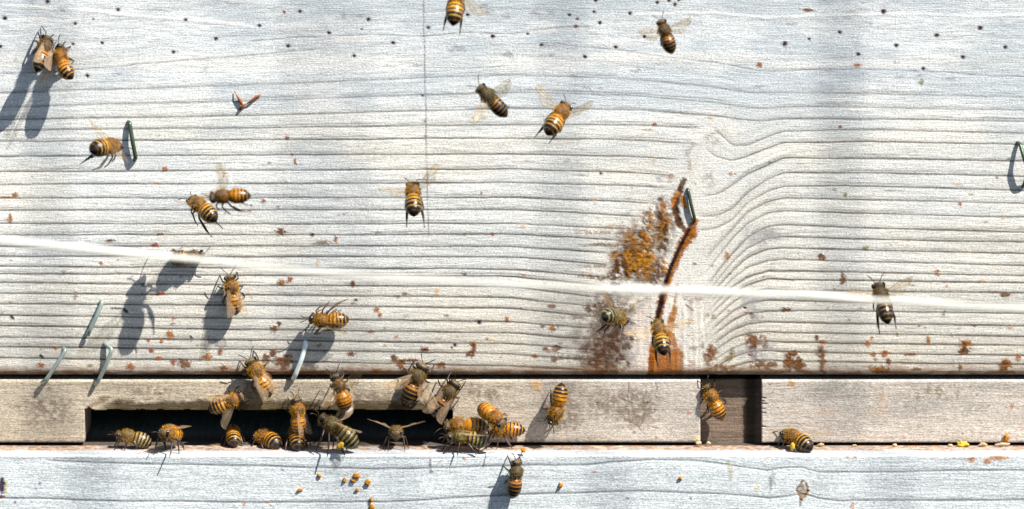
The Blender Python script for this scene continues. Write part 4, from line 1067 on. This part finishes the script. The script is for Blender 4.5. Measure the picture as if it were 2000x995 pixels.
FLY = dict(legs='fly', wings='spread')
bees = [
 # ---- upper left pair
 dict(label="dark bee at top left climbing with its forelegs raised, left of its pair", head=(92,76), tail=(74,140), dm=42, style='dark', seed=1, wings='fold', roll=.5, s=-1),
 dict(label="golden-edged bee hanging at the right of the top left pair, wings out right", head=(114,94), tail=(130,158), dm=40, style='orange', seed=2, roll=-1.1, bend=.5, wings='spread', wa=[(60,30),(35,10)], s=-1),
 # ---- flying, top
 dict(label="bee at the top edge seen from behind with a black glossy tail", head=(894,-22), tail=(885,46), dm=670, s=-1, style='stripe', seed=3, bend=.5, wa=[(150,10),(60,-10)], **FLY),
 dict(label="flying bee near the top right with yellow collar and blurred right wing", head=(1290,38), tail=(1314,108), dm=650, style='dark', seed=4, wa=[(120,25),(100,10)], bend=.2, s=0, **FLY),
 dict(label="dark shiny flying bee with wings spread both sides, above the centre", head=(934,168), tail=(992,230), dm=570, style='dark', seed=5, wa=[(75,25),(85,40)], bend=.15, s=0, hair=M_HAIR_G, **FLY),
 dict(label="orange striped flying bee facing up right, right of the dark shiny one", head=(1106,206), tail=(1069,262), dm=560, s=-1, style='stripe', seed=6, wa=[(110,-5),(120,60)], bend=.2, **FLY),
 dict(label="flying bee at left beside the dark slanted staple, black tail to the left", head=(232,284), tail=(178,288), dm=520, s=-1, up='topcam', style='stripe', seed=7, wa=[(60,20),(65,-5)], bend=.35, **FLY),
 dict(label="front bee of the flying left pair, antennae up left, diagonal body", head=(372,388), tail=(423,428), dm=118, style='stripe', up='topcam', seed=8, wa=[(80,40),(100,-10)], bend=.3, s=-1, **FLY),
 dict(label="blurred horizontal flying bee just above its pair at left", head=(408,386), tail=(492,380), dm=760, style='orange', up='topcam', seed=9, wa=[(100,55),(100,65)], bend=.2, s=0, hair=M_HAIR_D, **FLY),
 dict(label="small bee flying away right beside the pencil line, both wings out", head=(806,362), tail=(808,416), dm=500, s=-1, style='stripe', seed=10, wa=[(75,15),(140,20)], bend=.55, **FLY),
 dict(label="dark red-brown bee mostly hidden behind the pale line at left", head=(400,498), tail=(328,509), dm=18, size=1.2, girth=1.15, style='dark', seed=11, up='cam', legs='fly', wings='none', s=0),
 # ---- on the board
 dict(label="bee with shiny black eye standing upright on the board, shadow at its left", head=(448,536), tail=(462,620), dm=26, style='orange', seed=12, roll=.25, s=0),
 dict(label="furry orange bee lying sideways on the board with two legs in the air", head=(602,624), tail=(684,630), dm=30, style='orange', up=(0,-.6,-.8), seed=13, wings='fold', legs='fly', s=0),
 dict(label="yellow fuzzy bee flying in front of the dark rotten patch", head=(1222,628), tail=(1178,608), dm=370, s=-1, style='grey', up='top', seed=14, wa=[(110,40),(110,50)], bend=.5, hair=M_HAIR, **FLY),
 dict(label="striped bee with clear white wings spread over the orange knot wood", head=(1284,632), tail=(1297,690), dm=370, s=-1, style='stripe', seed=15, wings='spread', legs='fly', wa=[(84,8),(84,8)], bend=.45, wmat=M_WING),
 dict(label="flying bee at the right half hidden behind the pale line", head=(1716,560), tail=(1735,632), dm=500, style='dark', size=1.13, girth=.84, seed=16, wa=[(90,30),(90,30)], bend=.3, s=-1, **FLY),
 # ---- on the strip
 dict(label="bee climbing from strip to hive box, orange wings folded, dark tail tip", head=(486,700), tail=(530,778), dm=24, style='orange', seed=17, s=0, roll=.2),
 dict(label="furry golden bee on the strip pointing right with striped tail at left", head=(476,772), tail=(404,804), dm=20, style='stripe', seed=18, s=0, wa=[(30,25),(45,-10)]),
 dict(label="orange furry bee rearing up out of the slot with antennae raised", head=(578,776), tail=(586,856), dm=24, style='orange', seed=19, s=0, roll=.9, wings='fold', hair=M_HAIR),
 dict(label="banded bee with grey-green head hanging over the gap, left of centre", head=(654,730), tail=(678,806), dm=60, style='orange', seed=20, s=0, wings='spread', wa=[(60,40),(120,30)], hair=M_HAIR_G),
 dict(label="dark-banded bee with head in the gap and pale wings half open", head=(828,710), tail=(788,796), dm=22, style='dark', seed=21, s=0, wings='fold', wa=[(48,22),(58,18)], wmat=M_WING),
 dict(label="bee with bright wings climbing out at the slot's right end", head=(892,744), tail=(842,818), dm=24, style='dark', seed=22, s=0, wings='fold'),
 dict(label="bee at the top of the cluster facing down with dark face", head=(980,828), tail=(934,788), dm=62, s=1, style='orange', seed=23, up='topcam', wings='none', bend=.3, look=.3),
 dict(label="orange bee in the cluster with white-striped tail pointing right", head=(866,832), tail=(958,832), dm=34, style='orange', seed=24, up='topcam', plane='floor', wings='none', s=0),
 dict(label="lowest grey-brown bee of the cluster standing on the ledge", head=(872,852), tail=(958,860), dm=58, style='grey', seed=25, up='top', plane='floor', wings='fold', s=0),
 dict(label="rightmost bee of the cluster, round orange tail to the right", head=(950,838), tail=(1028,838), dm=16, style='orange', seed=26, up='topcam', plane='floor', wings='none', s=0),
 # ---- in the slot, on the ledge
 dict(label="leftmost bee inside the entrance slot, crawling on the floor", head=(226,848), tail=(300,862), dm=20, style='grey', seed=27, up='top', plane='floor', wings='none', s=0, hair=M_HAIR, bend=.45),
 dict(label="bee at the slot's left side with big dark eyes facing the viewer", head=(318,846), tail=(352,846), dm=42, s=1, style='stripe', seed=28, up='top', plane='floor', wings='fold', look=-.2),
 dict(label="small striped bee seen from behind alone in the slot", head=(455,838), tail=(457,862), dm=-8, s=-1, size=.95, style='stripe', seed=29, up='top', plane='floor', wings='none', bend=.6),
 dict(label="round bee in the slot seen from behind, left of the next one", head=(500,850), tail=(546,864), dm=0, s=-1, style='stripe', seed=30, up='top', plane='floor', wings='none', bend=.5),
 dict(label="bee in the slot seen from behind, below the rearing orange bee", head=(577,838), tail=(582,870), dm=18, s=-1, style='stripe', seed=31, up='top', plane='floor', wings='none', bend=.6),
 dict(label="bee carrying a yellow pollen ball, landing at the slot with wings spread", head=(624,812), tail=(704,872), dm=64, style='grey', seed=32, up='top', legs='stand', plane='floor', wings='spread', wa=[(35,25),(100,50)], pollen=True, s=0, hair=M_HAIR_D, wmat=M_WING),
 dict(label="small round-faced bee head-on in the slot with wings out sideways", head=(774,848), tail=(773,838), dm=10, s=1, size=.95, style='grey', seed=33, up='top', plane='floor', wings='spread', wa=[(88,14),(88,22)], wmat=M_WING),
 # ---- right part
 dict(label="bee on the strip right of the cluster with striped tail up, long shadow", head=(1078,832), tail=(1103,748), dm=34, style='orange', seed=34, s=0, roll=-.9, wings='none', bend=.3),
 dict(label="glossy orange bee inside the square gap of the entrance", head=(1378,752), tail=(1412,824), dm=4, style='orange', seed=35, s=0, roll=-.3, wings='none', wall_d=-30),
 dict(label="bee with yellow leg pollen walking on the ledge at lower right", head=(1532,846), tail=(1588,872), dm=36, s=-1, style='stripe', seed=36, up='top', plane='floor', wings='none', bend=.4, pollen=True),
 dict(label="dark greenish bee low on the bottom board, shadow down left", head=(1010,898), tail=(1003,978), dm=LD + 26, style='dark', seed=37, s=0, roll=.8, wings='none', wall_d=LD, hair=M_HAIR_G),
]
for b in bees: make_bee(**b)

# ================================================================== pollen pellets and crumbs
def pellet(label, px, py, d, rx, rz, mat, name="pollen_pellet", cat="pollen", group="pollen pellets on the bottom board", ang=0.0, seed=0):
    rs = random.Random(seed); mb = MB()
    rx *= .92; rz *= .92; mb.ball((0, 0, 0), (rx * S, min(rx, rz) * .8 * S, rz * S), Matrix.Rotation(ang, 3, 'Y'), 16, 11)
    mb.v = [v * (1 + .75 * mnoise.noise(v / S * .30 + Vector((seed, 0, 0)))) for v in mb.v]
    o = mb.build(name, mat); o.location = at(px, py, d)
    return tag(o, label, cat, group)
PW = LD + 2
pl = [("orange pollen grain left of the small group on the bottom board",624,929,4.5,3.8),("round orange grain at the left of the small pollen group",673,938,4,5),
 ("largest brownish grain at the top of the small pollen group",696,930,7,6),("orange grain in the middle of the small pollen group",689,939,5.5,4),
 ("bright orange oval grain at the right of the small pollen group",718,943,5,6.5),("tiny pale orange grain just below the small pollen group",697,957,3.8,3),
 ("flat orange-red grain low on the bottom board left of the group",586,957,7,2.8),("orange grain touching the lower grain line, below the group",725,976,3.8,4.5),
 ("orange grain at the bottom picture edge under the others",726,991,5,6),("orange upright grain alone right of the low dark bee",1095,948,4.4,6),
 ("small orange grain alone further right on the bottom board",1329,934,3.2,4.5),("orange grain on the board edge above the low dark bee",1022,880,4.2,6)]
for n_, (lb, x_, y_, a_, b_) in enumerate(pl): pellet(lb, x_, y_, PW, a_, b_, M_POLLEN, seed=n_, ang=.3 * math.sin(n_ * 5))
cr = [("large yellow wax lump on the ledge at lower right",1880,868,12,6.5,M_POLLEN_Y),("long pale crumb on the ledge right of the yellow lump",1920,868,8,4,M_CRUMB),
 ("flat pale crumbs near the right picture edge on the ledge",1958,868,14,3.5,M_CRUMB),("whitish oval crumb just right of the pollen-carrying ledge bee",1603,869,6,3.5,M_CRUMB),
 ("small tan crumb on the ledge between the whitish and the cream one",1668,871,5,2.6,M_CRUMB),("cream crumb in the middle of the right ledge",1748,870,5,3.5,M_CRUMB),
 ("pale crumb at the left corner of the square gap",1365,866,5.5,4,M_CRUMB),("yellowish crumb at the foot of the square gap",1384,866,4.5,3.5,M_CRUMB),
 ("tan crumb on the ledge left of the yellow lump",1856,870,5,3,M_CRUMB)]
for n_, (lb, x_, y_, a_, b_, mt) in enumerate(cr): pellet(lb, x_, y_, 4, a_, b_, mt, "wax_crumb", "wax crumb", "wax crumbs along the ledge", seed=40 + n_)
pellet("orange and yellow lump stuck to the block above the ledge crumbs", 1966, 855, 2, 5, 8, M_POLLEN, "propolis_lump", "propolis", None, seed=77)
mb = MB(); c0 = at(472, 200, 3)
for q, r_ in (([(458,178,3),(463,188,6),(468,195,4),(474,207,5)], [.8,1.2,3.2,2.2]), ([(468,215,3),(475,206,6),(484,202,4)], [2.8,2.6,1.2]), ([(480,205,4),(492,196,6),(500,189,5),(509,185,3)], [1.0,2.0,2.4,1.4])):
    mb.tube([at(*a) - c0 for a in q], [a * S for a in r_], 8)
o = mb.build("plant_scrap", M_HUSK); o.location = c0
tag(o, "small reddish brown forked plant scrap stuck high on the board", "plant scrap")
